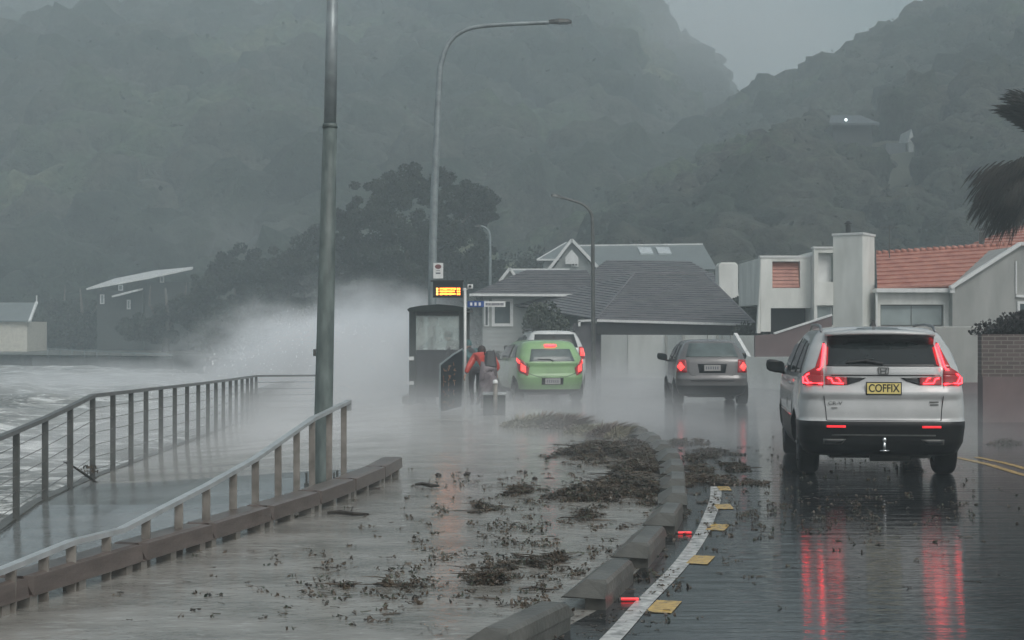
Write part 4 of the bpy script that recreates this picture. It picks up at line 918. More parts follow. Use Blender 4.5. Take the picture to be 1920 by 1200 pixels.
ws = hatch('white_suv', 'white car with roof rails mostly hidden behind the green hatchback', 1043, 735, R(7), 'paint_white', Tw, 4.4, .34, (.8, 3.4), .76,
      ((-.64, 1.2), (.64, 1.2), (.55, 1.56), (-.55, 1.56)), (.85,), None,
      dict(lens=[((.86, .90), (.66, .90), (.66, 1.22), (.80, 1.22))], glow=[((.84, .98), (.70, .98), (.70, 1.18), (.80, 1.18))], sw=[((.5, 1.16), (1.2, 1.15), (1.2, 1.5), (.8, 1.48)), ((1.3, 1.15), (2.9, 1.15), (2.4, 1.48), (1.3, 1.54))]), mirror=(2.8, 1.15, .86))
for sx in (-1, 1):
    b = B(); b.tube([(sx * .58, .5, 1.64), (sx * .58, .65, 1.70), (sx * .58, 2.0, 1.70), (sx * .57, 2.15, 1.64)], .018, 6); b.out('roof_rail', 'black', ws.root)
fc_ = hatch('dark_hatchback', 'car swallowed by spray with only one red tail light showing', 716, 682, R(4), 'paint_dark', Tg, 3.85, .29, (.62, 3.05), .72,
      ((-.60, 1.085), (.60, 1.085), (.49, 1.385), (-.49, 1.385)), (.84,), None, dict(lens=[((.86, .74), (.58, .74), (.60, 1.02), (.80, 1.02))], glow=[((.80, .79), (.66, .79), (.66, .95), (.80, .95))]))
# ================================================================== HOUSES, WALLS
def tiled(b, eL, eR, rR, rL, n, th=.035, mi=0):
    """roof plane laid in n lapped courses from the eave eL-eR up to the ridge rL-rR"""
    eL, eR, rR, rL = map(Vector, (eL, eR, rR, rL)); nrm = (eR - eL).cross(rL - eL)
    if nrm.length < 1e-6: nrm = (eR - eL).cross(rR - eL)
    nrm.normalize()
    if nrm.z < 0: nrm = -nrm
    for i in range(n):
        a, c = i / n, (i + 1) / n; p0, p1 = eL.lerp(rL, a), eR.lerp(rR, a); p2, p3 = eR.lerp(rR, c), eL.lerp(rL, c)
        u = nrm * th
        vs = [p0 + u, p1 + u, p2 + u * .1, p3 + u * .1, p0 - u * .3, p1 - u * .3]
        b.add(vs, [(0, 1, 2, 3), (4, 5, 1, 0)], mi)
    u = nrm * -.06; b.add([eL + u, eR + u, rR + u, rL + u], [(3, 2, 1, 0)], mi)
def fr_window(parent, x0, x1, z0, z1, y, mull=1, glass='win', fm='white_paint', fw=.06):
    b = B(); b.box((x0, y - .03, z0), (x0 + fw, y + .02, z1)); b.box((x1 - fw, y - .03, z0), (x1, y + .02, z1)); b.box((x0 + fw, y - .03, z0), (x1 - fw, y + .02, z0 + fw)); b.box((x0 + fw, y - .03, z1 - fw), (x1 - fw, y + .02, z1))
    for k in range(1, mull + 1):
        xm = x0 + (x1 - x0) * k / (mull + 1); b.box((xm - fw * .35, y - .028, z0 + fw), (xm + fw * .35, y + .02, z1 - fw))
    w = b.out('window', fm, parent)
    b = B(); b.box((x0 + fw * .9, y - .012, z0 + fw * .9), (x1 - fw * .9, y - .002, z1 - fw * .9)); b.out('pane', glass, w); return w
def LX(px, Y): return (px - 960) / FOC * Y
def LZ(py, Y): return EYE - (py - HOR) / FOC * Y

# grey tiled bungalow, two hipped wings
Y1 = 62.0
hA = thing('tiled_bungalow', 'weatherboard bungalow with low grey tiled hip roofs behind the bus stop', 'house', (LX(1000, Y1), Y1, 0))
ox = LX(1000, Y1)
x = lambda px, Y=Y1: LX(px, Y) - ox
z = LZ
b = B(); wl_ = []
b.box((x(905), 0, -.2), (x(1112), 6, z(556, Y1))); b.out('wall', 'weatherboard', hA)
b = B()
for k in range(16): b.box((x(905) - .01, -.02, .0 + k * .17), (x(1112), -.001, .02 + k * .17))
b.out('boards', 'weatherboard', hA)
b = B(); eL, eR = Vector((x(886), -.6, z(551, Y1))), Vector((x(1122), -.6, z(552, Y1))); rL, rR = Vector((x(988, 65), 3, z(506, 65))), Vector((x(1100, 65), 3, z(506, 65)))
tiled(b, eL, eR, rR, rL, 14); tiled(b, Vector((eL.x, 6.6, eL.z)), eL, rL, rL + Vector((0, .01, 0)), 14); b.add([(eL.x, 6.6, eL.z), (eR.x, 6.6, eR.z), rR, rL], [(0, 1, 2, 3)]); b.out('roof', 'tile_grey', hA)
b = B(); b.beam(eL + Vector((0, -.06, -.05)), eR + Vector((0, -.06, -.05)), .10, .10); b.beam(eL + Vector((-.06, 0, -.05)), Vector((eL.x - .06, 6.6, eL.z - .05)), .1, .1); b.out('gutter', 'white_paint', hA)
fr_window(hA, x(922), x(962), z(612, Y1), z(560, Y1), -.035, 0, 'win', 'white_paint', .12)
fr_window(hA, x(908), x(917), z(612, Y1), z(562, Y1), -.035, 0, 'win', 'white_paint', .05)
# main wing behind
Y2 = 66.0
b = B(); b.box((x(1085, Y2), 4, -.2), (x(1400, Y2), 12, z(552, Y2))); b.out('wall', 'weatherboard', hA)
e1, e2 = Vector((x(1060, Y2), 3.6, z(551, Y2))), Vector((x(1410, Y2), 3.6, z(560, Y2))); r1, r2 = Vector((x(1140, 71), 9, z(487, 71))), Vector((x(1292, 71), 9, z(489, 71)))
b = B(); tiled(b, e1, e2, r2, r1, 18); tiled(b, Vector((e1.x, 14, e1.z)), e1, r1, r1 + Vector((0, .01, 0)), 18); tiled(b, e2, Vector((e2.x, 14, e2.z)), r2 + Vector((0, .01, 0)), r2, 18); b.add([(e1.x, 14.4, e1.z), (e2.x, 14.4, e2.z), r2, r1], [(0, 1, 2, 3)]); b.out('roof', 'tile_grey', hA)
# front garage with its own hip roof
YG = 57.0
hG = thing('garage', 'wide garage with big grey tiled roof and pale gutter above the white fence', 'garage', (LX(1120, YG), YG, 0)); og = LX(1120, YG)
gx = lambda px, Y=YG: LX(px, Y) - og
g1, g2 = Vector((gx(1118), -.4, z(599, YG))), Vector((gx(1412), -.4, z(607, YG))); q1, q2 = Vector((gx(1190, 62), 5, z(513, 62))), Vector((gx(1322, 62), 5, z(514, 62)))
b = B(); tiled(b, g1, g2, q2, q1, 22, .03); tiled(b, Vector((g1.x - 3, 5, g1.z + .6)), g1, q1, q1 + Vector((0, .01, 0)), 20, .03); tiled(b, g2, Vector((g2.x + .6, 9, g2.z)), q2 + Vector((0, .01, 0)), q2, 20, .03); b.out('roof', 'tile_grey', hG)
b = B(); b.tube([g1, q1], .06, 6); b.tube([g2, q2], .06, 6); b.tube([q1, q2], .06, 6); b.out('ridge_cap', 'tile_grey', hG)
b = B(); b.beam(g1 + Vector((0, -.07, -.04)), g2 + Vector((0, -.07, -.04)), .12, .09); b.out('gutter', 'white_paint', hG)
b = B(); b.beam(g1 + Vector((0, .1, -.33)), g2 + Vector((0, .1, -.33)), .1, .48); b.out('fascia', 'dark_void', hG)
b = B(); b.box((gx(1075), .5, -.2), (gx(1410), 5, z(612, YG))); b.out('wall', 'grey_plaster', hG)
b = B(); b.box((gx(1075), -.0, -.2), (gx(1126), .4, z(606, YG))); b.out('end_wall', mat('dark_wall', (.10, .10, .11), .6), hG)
b = B(); b.beam((gx(1083), -.1, z(602, YG)), (gx(1120), -.1, z(600, YG)), .1, .08); b.beam((gx(1086), -.1, z(602, YG)), (gx(1086), -.1, z(612, YG)), .09, .1); b.out('downpipe', 'white_paint', hG)
# white panel fence
YF = 55.0; F0 = LX(1127, YF)
hF = thing('panel_fence', 'tall white flat panel fence standing on the flooded road edge', 'fence', (F0, YF, 0))
edges = [1127, 1177, 1249, 1281, 1345, 1370, 1420]
for k, (a, c) in enumerate(zip(edges, edges[1:])):
    yo = -k * .9; Yk_ = YF + yo
    b = B(); xa, xc = LX(a, YF - k * .9) - F0, LX(c, YF - (k + 1) * .9) - F0
    b.hexa([(xa + .01, yo, -.1), (xc - .01, yo - .9, -.1), (xc - .01, yo - .82, -.1), (xa + .01, yo + .08, -.1), (xa + .01, yo, 1.5), (xc - .01, yo - .9, 1.5), (xc - .01, yo - .82, 1.5), (xa + .01, yo + .08, 1.5)]); b.out('panel', 'white_plaster', hF)
for k, px in enumerate([1249, 1281, 1345, 1355]):
    Yp = YF - [1.8, 2.7, 3.6, 3.9][k]; b = B(); b.box((LX(px, Yp) - F0 - .04, Yp - YF - .06, -.1), (LX(px, Yp) - F0 + .04, Yp - YF + .0, 1.5)); b.out('post', 'dark_wall' if False else 'grey_plaster', hF)
b = B(); p = Vector((LX(1378, 50) - F0, -5, LZ(628, 50))); q = Vector((LX(1404, 49) - F0, -6, LZ(672, 49))); b.beam(p, q, .12, .16); b.out('sloping_rail', 'white_paint', hF)
# chimney
t = thing('chimney', 'white plastered chimney with sloping shoulder beside the grey roof', 'chimney', (LX(1365, 64), 64, 0)); cx0 = LX(1365, 64)
b = B(); pts = [(1348, 600), (1348, 550), (1347, 498), (1351, 492), (1379, 492), (1384, 497), (1384, 548), (1396, 590), (1396, 600)]
b.ext([(LX(a, 64) - cx0, LZ(c, 64)) for a, c in pts[::-1]] , 0, 1.0); b.ext([(LX(1347, 64) - cx0, 0), (LX(1396, 64) - cx0, 0), (LX(1396, 64) - cx0, LZ(600, 64) - .002), (LX(1347, 64) - cx0, LZ(600, 64) - .002)], 0, 1.0); b.out('stack', 'white_plaster', t, bevel=.04)
b = B(); b.box((LX(1354, 64) - cx0, .3, LZ(492, 64)), (LX(1377, 64) - cx0, .8, LZ(489, 64))); b.out('cowl', 'dark_steel', t)
# gabled house behind with skylights
YH = 86.0; h0 = LX(1077, YH); hx = lambda px, Y=YH: LX(px, Y) - h0
hB = thing('gabled_house', 'grey roofed two storey house with white gable edges and two skylights', 'house', (h0, YH, 0))
ap = Vector((hx(1072), 0, z(450, YH))); gl, gr_ = Vector((hx(1032), 0, z(503, YH))), Vector((hx(1122), 0, z(503, YH)))
b = B(); b.add([(gl.x + .2, .3, 0), (gr_.x - .2, .3, 0), (gr_.x - .2, .3, gr_.z), (ap.x, .3, ap.z - .1), (gl.x + .2, .3, gl.z), (gl.x + .2, 9, 0), (gr_.x - .2, 9, 0), (gr_.x - .2, 9, gr_.z), (ap.x, 9, ap.z - .1), (gl.x + .2, 9, gl.z)], [(0, 1, 2, 3, 4), (9, 8, 7, 6, 5), (1, 6, 7, 2), (5, 0, 4, 9)]); b.out('wall', 'weatherboard', hB)
rR_ = Vector((hx(1318, 92), 6, z(458, 92))); 
b = B(); b.add([ap, gr_, gr_ + Vector((0, 6, 0)), ap + Vector((0, 6, 0)), gl, gl + Vector((0, 6, 0))], [(0, 1, 2, 3), (4, 0, 3, 5)])
e3 = Vector((hx(1122, 88), 2, z(505, 88))); e4 = Vector((hx(1345, 88), 2, z(505, 88))); r3 = ap + Vector((0, 6, 0)); 
b.add([e3, e4, rR_, r3, (e4.x + .5, 10, e4.z), (e3.x, 10, e3.z)], [(0, 1, 2, 3), (1, 4, 2), (3, 2, 4, 5)]); b.out('roof', 'iron_roof', hB)
b = B(); b.beam(gl + Vector((-.1, -.05, -.08)), ap + Vector((0, -.05, .02)), .1, .16); b.beam(gr_ + Vector((.1, -.05, -.08)), ap + Vector((0, -.05, .02)), .1, .16); b.beam(r3, rR_, .12, .1); b.out('barge_board', 'white_paint', hB)
b = B(); b.add([(hx(1060), -.03, z(495, YH)), (hx(1084), -.03, z(495, YH)), (hx(1084), -.03, z(482, YH)), (hx(1072), -.03, z(468, YH)), (hx(1060), -.03, z(482, YH))], [(0, 1, 2, 3, 4)]); b.out('gable_panel', 'white_paint', hB)
fr_window(hB, hx(1071), hx(1085), z(500, YH), z(485, YH), .25, 1, 'win', 'white_paint', .08)
b = B(); b.box((hx(1128, 88), 2.4, 0), (hx(1340, 88), 9, z(507, 88))); b.out('wall', 'weatherboard', hB)
def onroof(px, py):
    n = (e4 - e3).cross(r3 - e3).normalized(); o = Vector((-h0, -YH, EYE)) ; d = Vector(((px - 960) / FOC, 1, -(py - HOR) / FOC)); t_ = (e3 - o).dot(n) / d.dot(n); return o + d * t_ + n * .03 * (1 if n.z > 0 else -1)
for a in (1195, 1229):
    P4 = [onroof(a, 467), onroof(a + 25, 467), onroof(a + 30, 479), onroof(a + 6, 479)]; b = B(); up = Vector((0, -.03, .10)); b.hexa([P4[3], P4[2], P4[1], P4[0], P4[3] + up, P4[2] + up, P4[1] + up, P4[0] + up]); b.out('skylight', mat('sky_light_glass', (.5, .55, .56), .1) if a == 1195 else 'sky_light_glass' if 'sky_light_glass' in M else bpy.data.materials['sky_light_glass'], hB)
# lower left side roof of the same house
b = B(); lo = [Vector((hx(1008), 1, z(487, 87))), Vector((hx(1052), 1, z(487, 87))), Vector((hx(1072, 92), 6, z(451, 92))), Vector((hx(1062, 92), 6, z(455, 92)))]
b.add(lo, [(0, 1, 2, 3)]); b.out('roof', 'iron_roof', hB); b = B(); b.beam(lo[0], lo[1], .1, .1); b.beam(lo[0], lo[3], .1, .08); b.out('barge_board', 'white_paint', hB)
b = B(); b.box((hx(1022), 1.3, 0), (hx(1050), 6, z(490, 87))); b.out('wall', 'weatherboard', hB)
# small white gable left
YS_ = 78.0; s0 = LX(957, YS_); sx_ = lambda px: LX(px, YS_) - s0
hC = thing('small_house', 'small low house with short white gable between tree and grey roof', 'house', (s0, YS_, 0))
a_, l_, r_ = Vector((sx_(956), 0, z(503, YS_))), Vector((sx_(937), 0, z(527, YS_))), Vector((sx_(972), 0, z(525, YS_)))
b = B(); b.add([(l_.x, .2, 0), (r_.x, .2, 0), (r_.x, .2, r_.z), (a_.x, .2, a_.z), (l_.x, .2, l_.z)], [(0, 1, 2, 3, 4)]); b.box((sx_(957), .3, 0), (sx_(1060), 4, z(512, YS_))); b.out('wall', 'weatherboard', hC)
b = B(); b.beam(l_, a_, .12, .14); b.beam(r_, a_, .12, .14); b.out('barge_board', 'white_paint', hC)
b = B(); b.add([a_ + Vector((0, 0, .02)), r_, (sx_(1070), 0, z(515, YS_)), (sx_(1070), 3, z(503, YS_)), (a_.x, 3, a_.z + .02)], [(0, 1, 2, 3, 4)]); b.add([a_ + Vector((0, 0, .02)), l_, l_ + Vector((0, 4, 0)), a_ + Vector((0, 4, 0))], [(0, 1, 2, 3)]); b.out('roof', 'iron_roof', hC)
b = B(); b.beam((a_.x, 3, a_.z + .05), (sx_(1072), 3, z(503, YS_) + .05), .1, .1); b.out('ridge_cap', 'white_paint', hC)

# white modernist house with orange tiles
YW = 50.0; w0 = LX(1600, YW); wx = lambda px, Y=YW: LX(px, Y) - w0; wz = lambda py, Y=YW: LZ(py, Y)
hW = thing('white_house', 'white plastered house with orange tile roofs and square chimney tower', 'house', (w0, YW, 0))
def cut_wall(name, m, px0, px1, pt, pb, y, holes, depth=.25, slant=0, Y=YW):
    """wall with rectangular openings: a grid of boxes left out at the holes"""
    xs = sorted({px0, px1} | {h[0] for h in holes} | {h[1] for h in holes}); zs = sorted({pt, pb} | {h[2] for h in holes} | {h[3] for h in holes})
    b = B()
    for a, c in zip(xs, xs[1:]):
        for e, f in zip(zs, zs[1:]):
            if any(a >= h[0] and c <= h[1] and e >= h[2] and f <= h[3] for h in holes): continue
            b.box((wx(a), y, wz(f)), (wx(c), y + depth, wz(e)))
    o = b.out(name, m, hW); bm = bmesh.new(); bm.from_mesh(o.data); bmesh.ops.remove_doubles(bm, verts=bm.verts, dist=1e-4)
    # drop inner faces
    seen = {}
    for f in bm.faces: seen.setdefault(tuple(sorted(v.index for v in f.verts)), []).append(f)
    bmesh.ops.delete(bm, geom=[f for fl in seen.values() if len(fl) > 1 for f in fl], context='FACES'); bm.to_mesh(o.data); bm.free(); return o
YL = .8
cut_wall('wall', 'white_plaster', 1434, 1530, 479, 622, YL, [(1456, 1509, 488, 539), (1453, 1530, 577, 622)])
b = B(); b.box((wx(1434) + .01, YL + .26, wz(570)), (wx(1530), YL + 5, wz(481))); b.out('wall', 'white_plaster', hW)
b = B(); b.add([(wx(1427), YL + .1, wz(622)), (wx(1433) + .05, YL + .1, wz(622)), (wx(1433) + .05, YL + .1, wz(484)), (wx(1431), YL + .1, wz(545))], [(0, 1, 2, 3)]); b.ext([(wx(1427), wz(625)), (wx(1434) - .003, wz(625)), (wx(1434) - .003, wz(482)), (wx(1431), wz(560))], YL + .02, YL + .3); b.out('buttress', 'white_plaster', hW)
b = B(); tiled(b, (wx(1456) + .01, YL + .05, wz(538)), (wx(1509) - .01, YL + .05, wz(538)), (wx(1509) - .01, YL + .22, wz(489)), (wx(1456) + .01, YL + .22, wz(489)), 7, .03)
for zz in range(7):
    b2 = None
b.out('tile_panel', 'tile_orange', hW)
b = B(); b.box((wx(1454), YL + .9, wz(622)), (wx(1529), YL + .95, wz(574))); b.out('garage_shade', 'dark_void', hW)  # dark sheet painted for the shaded inside of the garage opening
b = B(); b.box((wx(1432), YL - .03, wz(481)), (wx(1530), YL + .28, wz(477))); b.out('coping', 'white_paint', hW)
cut_wall('wall', 'white_plaster', 1530, 1566, 463, 640, .3, [(1538, 1566, 473, 528), (1535, 1566, 572, 610)], .3)
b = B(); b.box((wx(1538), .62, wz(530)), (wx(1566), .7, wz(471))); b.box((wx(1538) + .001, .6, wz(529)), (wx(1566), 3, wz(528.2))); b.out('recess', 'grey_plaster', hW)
fr_window(hW, wx(1535) + .01, wx(1566) - .01, wz(610), wz(572), .5, 0, 'winlight', 'white_paint', .04)
b = B(); b.box((wx(1528), .26, wz(465)), (wx(1566), .66, wz(461.5))); b.box((wx(1530) + .01, .61, 0), (wx(1566), 4, wz(470))); b.out('coping', 'white_paint', hW)
# tower, turned so that two faces show
tw = [Vector((wx(1566), .35, 0)), Vector((wx(1613), -.35, 0)), Vector((wx(1651), .8, 0)), Vector((wx(1605), 1.6, 0))]
b = B(); zt = wz(441); b.hexa([v for v in tw] + [v + Vector((0, 0, zt)) for v in tw]); b.out('tower', 'white_plaster', hW, bevel=.015)
b = B(); cc = sum(tw, Vector()) / 4; b.hexa([cc + (v - cc) * 1.05 + Vector((0, 0, zt + .003)) for v in tw] + [cc + (v - cc) * 1.05 + Vector((0, 0, zt + .075)) for v in tw]); b.out('coping', 'white_paint', hW)
b = B(); fx = wx(1598); b.tube([(fx, .6, zt), (fx, .6, wz(420))], .085, 12); b.tube([(fx, .6, wz(418)), (fx, .6, wz(416.5))], .13, 12); b.tube([(fx, .6, wz(420)), (fx, .6, wz(418))], .06, 8); b.tube([(fx, .6, wz(416.5)), (fx, .6, wz(412))], [.13, .05], 12); b.out('flue', 'black', hW)
# orange main roof
b = B(); E1, E2 = Vector((wx(1648), .2, wz(541))), Vector((wx(1786), -.2, wz(536))); R2, R1 = Vector((wx(1905, 53), 3.0, wz(459, 53))), Vector((wx(1648, 53), 3.4, wz(475, 53)))
tiled(b, E1, E2, R2, R1, 9, .05)
b.out('roof', 'tile_orange', hW)
b = B()
for k in range(22):
    u = k / 22; p = R1.lerp(R2, u); q = R1.lerp(R2, u + .85 / 22); b.tube([p + Vector((0, 0, .05)), q + Vector((0, 0, .02))], [.085, .065], 8)
b.out('ridge_tile', 'tile_orange', hW, True)
b = B(); E3, E4 = Vector((wx(1800, 53), 3.2, wz(468, 53))), Vector((wx(1990, 53), 3.0, wz(464, 53))); tiled(b, E3, E4, Vector((wx(2000, 58), 8, wz(412, 58))), Vector((wx(1908, 58), 8, wz(424, 58))), 8, .05); b.out('roof', 'tile_orange', hW)
b = B(); fx = wx(1841, 54); b.tube([(fx, 4, wz(470, 54)), (fx, 4, wz(436, 54))], .10, 10); b.tube([(fx, 4, wz(433, 54)), (fx, 4, wz(428, 54))], .12, 10); b.out('flue', 'dark_steel', hW)
# wall under the roof with the long window
cut_wall('wall', 'white_plaster', 1645, 1788, 548, 640, 0.0, [(1651, 1770, 571, 612)], .3)
b = B(); b.box((wx(1640), -.28, wz(548.5)), (wx(1788), .3, wz(541))); b.out('gutter', 'white_paint', hW)
b = B(); b.box((wx(1640), -.2, wz(640)), (wx(1643), -.14, wz(548))); b.out('downpipe', 'white_paint', hW)
fr_window(hW, wx(1651) + .01, wx(1770) - .01, wz(611), wz(571), .15, 1, 'winlight', 'dark_steel', .035)
b = B(); b.box((wx(1652), .22, wz(611)), (wx(1672), .25, wz(571))); b.out('curtain', 'win', hW)
# right gable wall with raking white verge
gp = [(1786, 640), (1990, 640), (1990, 461), (1909, 461), (1786, 536)]
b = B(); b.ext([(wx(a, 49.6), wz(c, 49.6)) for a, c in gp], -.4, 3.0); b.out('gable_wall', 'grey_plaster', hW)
b = B(); b.beam((wx(1781, 49.6), -.44, wz(540, 49.6)), (wx(1912, 49.6), -.44, wz(457, 49.6)), .22, .11); b.beam((wx(1912, 49.6), -.44, wz(457, 49.6)), (wx(1990, 49.6), -.44, wz(457, 49.6)), .22, .11); b.box((wx(1786, 49.6) - .1, -.5, wz(549, 49.6)), (wx(1786, 49.6) + .05, -.41, wz(535, 49.6))); b.out('verge', 'white_paint', hW)
fr_window(hW, wx(1907, 49.6), wx(1990, 49.6), wz(610, 49.6), wz(565, 49.6), -.42, 1, 'win', 'white_paint', .08)
b = B(); b.beam((wx(1904, 49.6), -.44, wz(555, 49.6)), (wx(1990, 49.6), -.44, wz(557, 49.6)), .1, .08); b.beam((wx(1905, 49.6), -.42, wz(551, 49.6)), (wx(1905, 49.6), -.42, wz(490, 49.6)), .04, .05); b.out('trim', 'white_paint', hW)

# walls along the road
YB = 47.0
t = thing('brown_wall', 'dull red brown boundary wall with pale sloping top edge', 'wall', (LX(1470, YB), YB, 0)); o_ = LX(1470, YB)
b = B(); b.ext([(LX(a, YB) - o_, LZ(c, YB)) for a, c in [(1416, 700), (1560, 700), (1560, 592), (1534, 600), (1454, 626), (1416, 629)]], 0, .25); b.out('panel', 'brown_wall', t)
b = B(); b.beam((LX(1452, YB) - o_, .1, LZ(625.5, YB)), (LX(1560, YB) - o_, .1, LZ(590.5, YB)), .3, .05); b.out('coping', 'white_paint', t)
t = thing('low_wall', 'long low pale wall at the edge of the wet road behind the cars', 'wall', (0, 0, 0))
b = B(); pA, pB = gnd(1326, 724), gnd(1700, 741); pA.z = pB.z = 0
zt = LZ(670, pA.y); b.add([pA + Vector((0, 0, -.1)), pB + Vector((0, 0, -.1)), pB + Vector((0, .25, -.1)), pA + Vector((0, .25, -.1)), pA + Vector((0, 0, zt)), pB + Vector((0, 0, LZ(668, pB.y))), pB + Vector((0, .25, LZ(668, pB.y))), pA + Vector((0, .25, zt))], [(0, 3, 2, 1), (4, 5, 6, 7), (0, 1, 5, 4), (1, 2, 6, 5), (2, 3, 7, 6), (3, 0, 4, 7)]); b.out('wall', 'white_plaster', t)
b = B(); b.box((0, 0, 0), (0, 0, 0)); 
t = thing('grey_wall', 'plain grey plaster wall between the silver car and the brick wall', 'wall', (LX(1800, 40.8), 40.8, 0)); o_ = LX(1800, 40.8)
b = B(); b.box((LX(1560, 40.8) - o_, 0, 0.2), (LX(1841, 40.8) - o_, .25, LZ(612, 40.8))); b.out('wall', 'grey_plaster', t, bevel=.03)
b = B(); b.box((LX(1555, 40.8) - o_, -.03, -.1), (LX(1843, 40.8) - o_, .3, .3)); b.out('base_course', 'brown_wall', t)
# brick wall
def brick_mat():
    m = bpy.data.materials.new('brick'); t = nodes(m); b = t.nodes['Principled BSDF']; b.inputs['Roughness'].default_value = .45; L = t.links
    tc = t.nodes.new('ShaderNodeTexCoord'); mp = t.nodes.new('ShaderNodeMapping'); mp.inputs['Rotation'].default_value = (R(90), 0, 0); L.new(tc.outputs['Object'], mp.inputs[0])
    k = t.nodes.new('ShaderNodeTexBrick'); k.inputs['Scale'].default_value = 1; k.inputs['Brick Width'].default_value = .23; k.inputs['Row Height'].default_value = .075; k.inputs['Mortar Size'].default_value = .009
    k.inputs['Color1'].default_value = (.075, .058, .052, 1); k.inputs['Color2'].default_value = (.11, .085, .078, 1); k.inputs['Mortar'].default_value = (.19, .17, .155, 1); L.new(mp.outputs[0], k.inputs['Vector']); L.new(k.outputs['Color'], b.inputs['Base Color'])
    bp = t.nodes.new('ShaderNodeBump'); bp.inputs['Distance'].default_value = -.006; L.new(k.outputs['Fac'], bp.inputs['Height']); L.new(bp.outputs[0], b.inputs['Normal']); return m
M['brick'] = brick_mat()
g_ = gnd(1842, 792); t = thing('brick_wall', 'brown brick wall with smooth lower half at the right edge', 'wall', (g_.x, g_.y, 0))
zz = lambda py: LZ(py, g_.y)
b = B(); b.box((-.015, 0, zz(706)), (3.5, .24, zz(627))); b.out('brick_courses', 'brick', t)
b = B(); b.box((.0, -.02, -.05), (3.5, .3, zz(706) - .002)); b.out('lower_wall', 'brown_wall', t)
def bush(name, label, cat, c, rs, n, size, m, stem=True, group=None, flat=1.0, blobs=9, shell=.5):
    c = Vector(c); t = thing(name, label, cat, c, 0, group)
    cs = []; rr = []
    for k in range(blobs):
        u = Vector((random.uniform(-1, 1), random.uniform(-1, 1), random.uniform(-.6, 1))) * .62
        cs.append((u.x * rs[0], u.y * rs[1], rs[2] * (1 + u.z * .9))); q = random.uniform(.38, .6); rr.append((rs[0] * q, rs[1] * q, rs[2] * q))
    V, F = leaves(cs, rr, n // blobs, size, shell=shell); mk_np('foliage', V, F, m, t)
    if stem:
        b = B()
        for k in range(4): b.tube([(random.uniform(-.1, .1) * rs[0], 0, -.05), Vector(cs[k]) * .5, cs[k]], [.05 * rs[2], .03 * rs[2], .01 * rs[2]], 6)
        b.out('stem', 'bark', t)
    return t
bush('hedge', 'dark clipped hedge growing over the top of the brick wall', 'hedge', (g_.x + 1.5, g_.y + .45, 1.25), (1.6, .5, .42), 20000, .04, 'hedge', blobs=22, shell=.15)
bush('shrub', 'grey green bush leaning in front of the bungalow wall', 'bush', (LX(1025, 55), 55, 0), (1.05, .8, 1.35), 7000, .06, 'leaf2', group='shrubs among the houses')
bush('shrub', 'low dark bush below the bungalow window beside the shelter', 'bush', (LX(965, 54), 54, 0), (1.9, .7, .5), 6000, .06, 'leaf2', group='shrubs among the houses')
bush('shrub', 'round dark bush between chimney and white house', 'bush', (LX(1405, 60), 60, 1.1), (.75, .8, .9), 6000, .06, 'leaf', group='shrubs among the houses')
bush('shrub', 'small round tree top behind the white chimney', 'bush', (LX(1352, 72), 72, 2.2), (.95, .9, 1.0), 6000, .07, 'leaf', group='shrubs among the houses')
bush('shrub', 'spreading green bush left of the white house garage', 'bush', (LX(1405, 53), 53, 0), (.9, .7, .95), 5000, .06, 'leaf2', group='shrubs among the houses')

# ------------------------------------------------------------------ trees
def tree(name, label, base, blobs, n, size, trunks, m='leaf', group=None, leafshell=.45, trm='bark'):
    t = thing(name, label, 'tree', base, 0, group); bv = Vector(base)
    cs = [(at(px, py, Y) - bv) for px, py, Y, r in blobs]; rs = [r for *_, r in blobs]
    # break the large lobes into many small leaf clumps
    C = []; Rr = []
    for c, r in zip(cs, rs):
        for k in range(16):
            d = Vector(rng.normal(size=3)); d.normalize(); C.append(tuple(c + d * r * random.uniform(.5, 1.0))); q = r * random.uniform(.2, .42); Rr.append((q, q, q * .75))
    V, F = leaves(C, Rr, max(10, n // len(C)), size, shell=leafshell); mk_np('crown', V, F, m, t)
    for tr in trunks:
        b = B(); pts = [at(px, py, Y) - bv for px, py, Y in tr[0]]; b.tube(pts, [tr[1] * (1 - .8 * i / (len(pts) - 1)) for i in range(len(pts))], 8); b.out('limb' if tr is not trunks[0] else 'trunk', trm, t, True)
    return t
YT = 96.0
bl = [(760, 345, YT, 1.35), (725, 365, YT, 1.5), (800, 350, YT, 1.4), (690, 385, YT - 1, 1.5), (840, 365, YT, 1.5), (880, 370, YT, 1.3), (905, 385, YT, 1.2), (660, 420, YT, 1.2), (645, 450, YT, 1.2), (700, 430, YT - 2, 1.7), (750, 410, YT - 3, 2.0), (810, 410, YT - 2, 1.9), (860, 410, YT, 1.5), (915, 400, YT, .8),
      (690, 480, YT - 1, 1.8), (750, 470, YT - 3, 2.0), (820, 470, YT - 2, 2.0), (870, 470, YT, 1.8), (905, 490, YT, 1.4), (925, 515, YT, 1.0), (660, 500, YT, 1.6), (700, 530, YT, 1.7), (770, 530, YT - 2, 1.9), (840, 525, YT, 1.9), (890, 530, YT, 1.6), (640, 540, YT, 1.5), (725, 500, YT + 1, 1.9), (790, 500, YT + 1, 2.0), (845, 490, YT + 1, 1.9), (880, 560, YT, 1.5), (930, 560, YT, 1.2), (800, 450, YT + 1, 1.9), (720, 560, YT, 1.6), (800, 570, YT, 1.7)]
tree('pohutukawa_tree', 'huge dark spreading tree behind the street lamp and the bus shelter', (LX(790, YT), YT, 0), bl, 130000, .09,
     [([(790, 660, YT), (785, 590, YT), (770, 520, YT), (755, 430, YT)], .45), ([(785, 590, YT), (820, 520, YT), (850, 440, YT), (880, 400, YT)], .3), ([(780, 600, YT), (730, 540, YT), (690, 470, YT), (670, 430, YT)], .3), ([(785, 600, YT), (840, 550, YT), (900, 520, YT)], .22)])
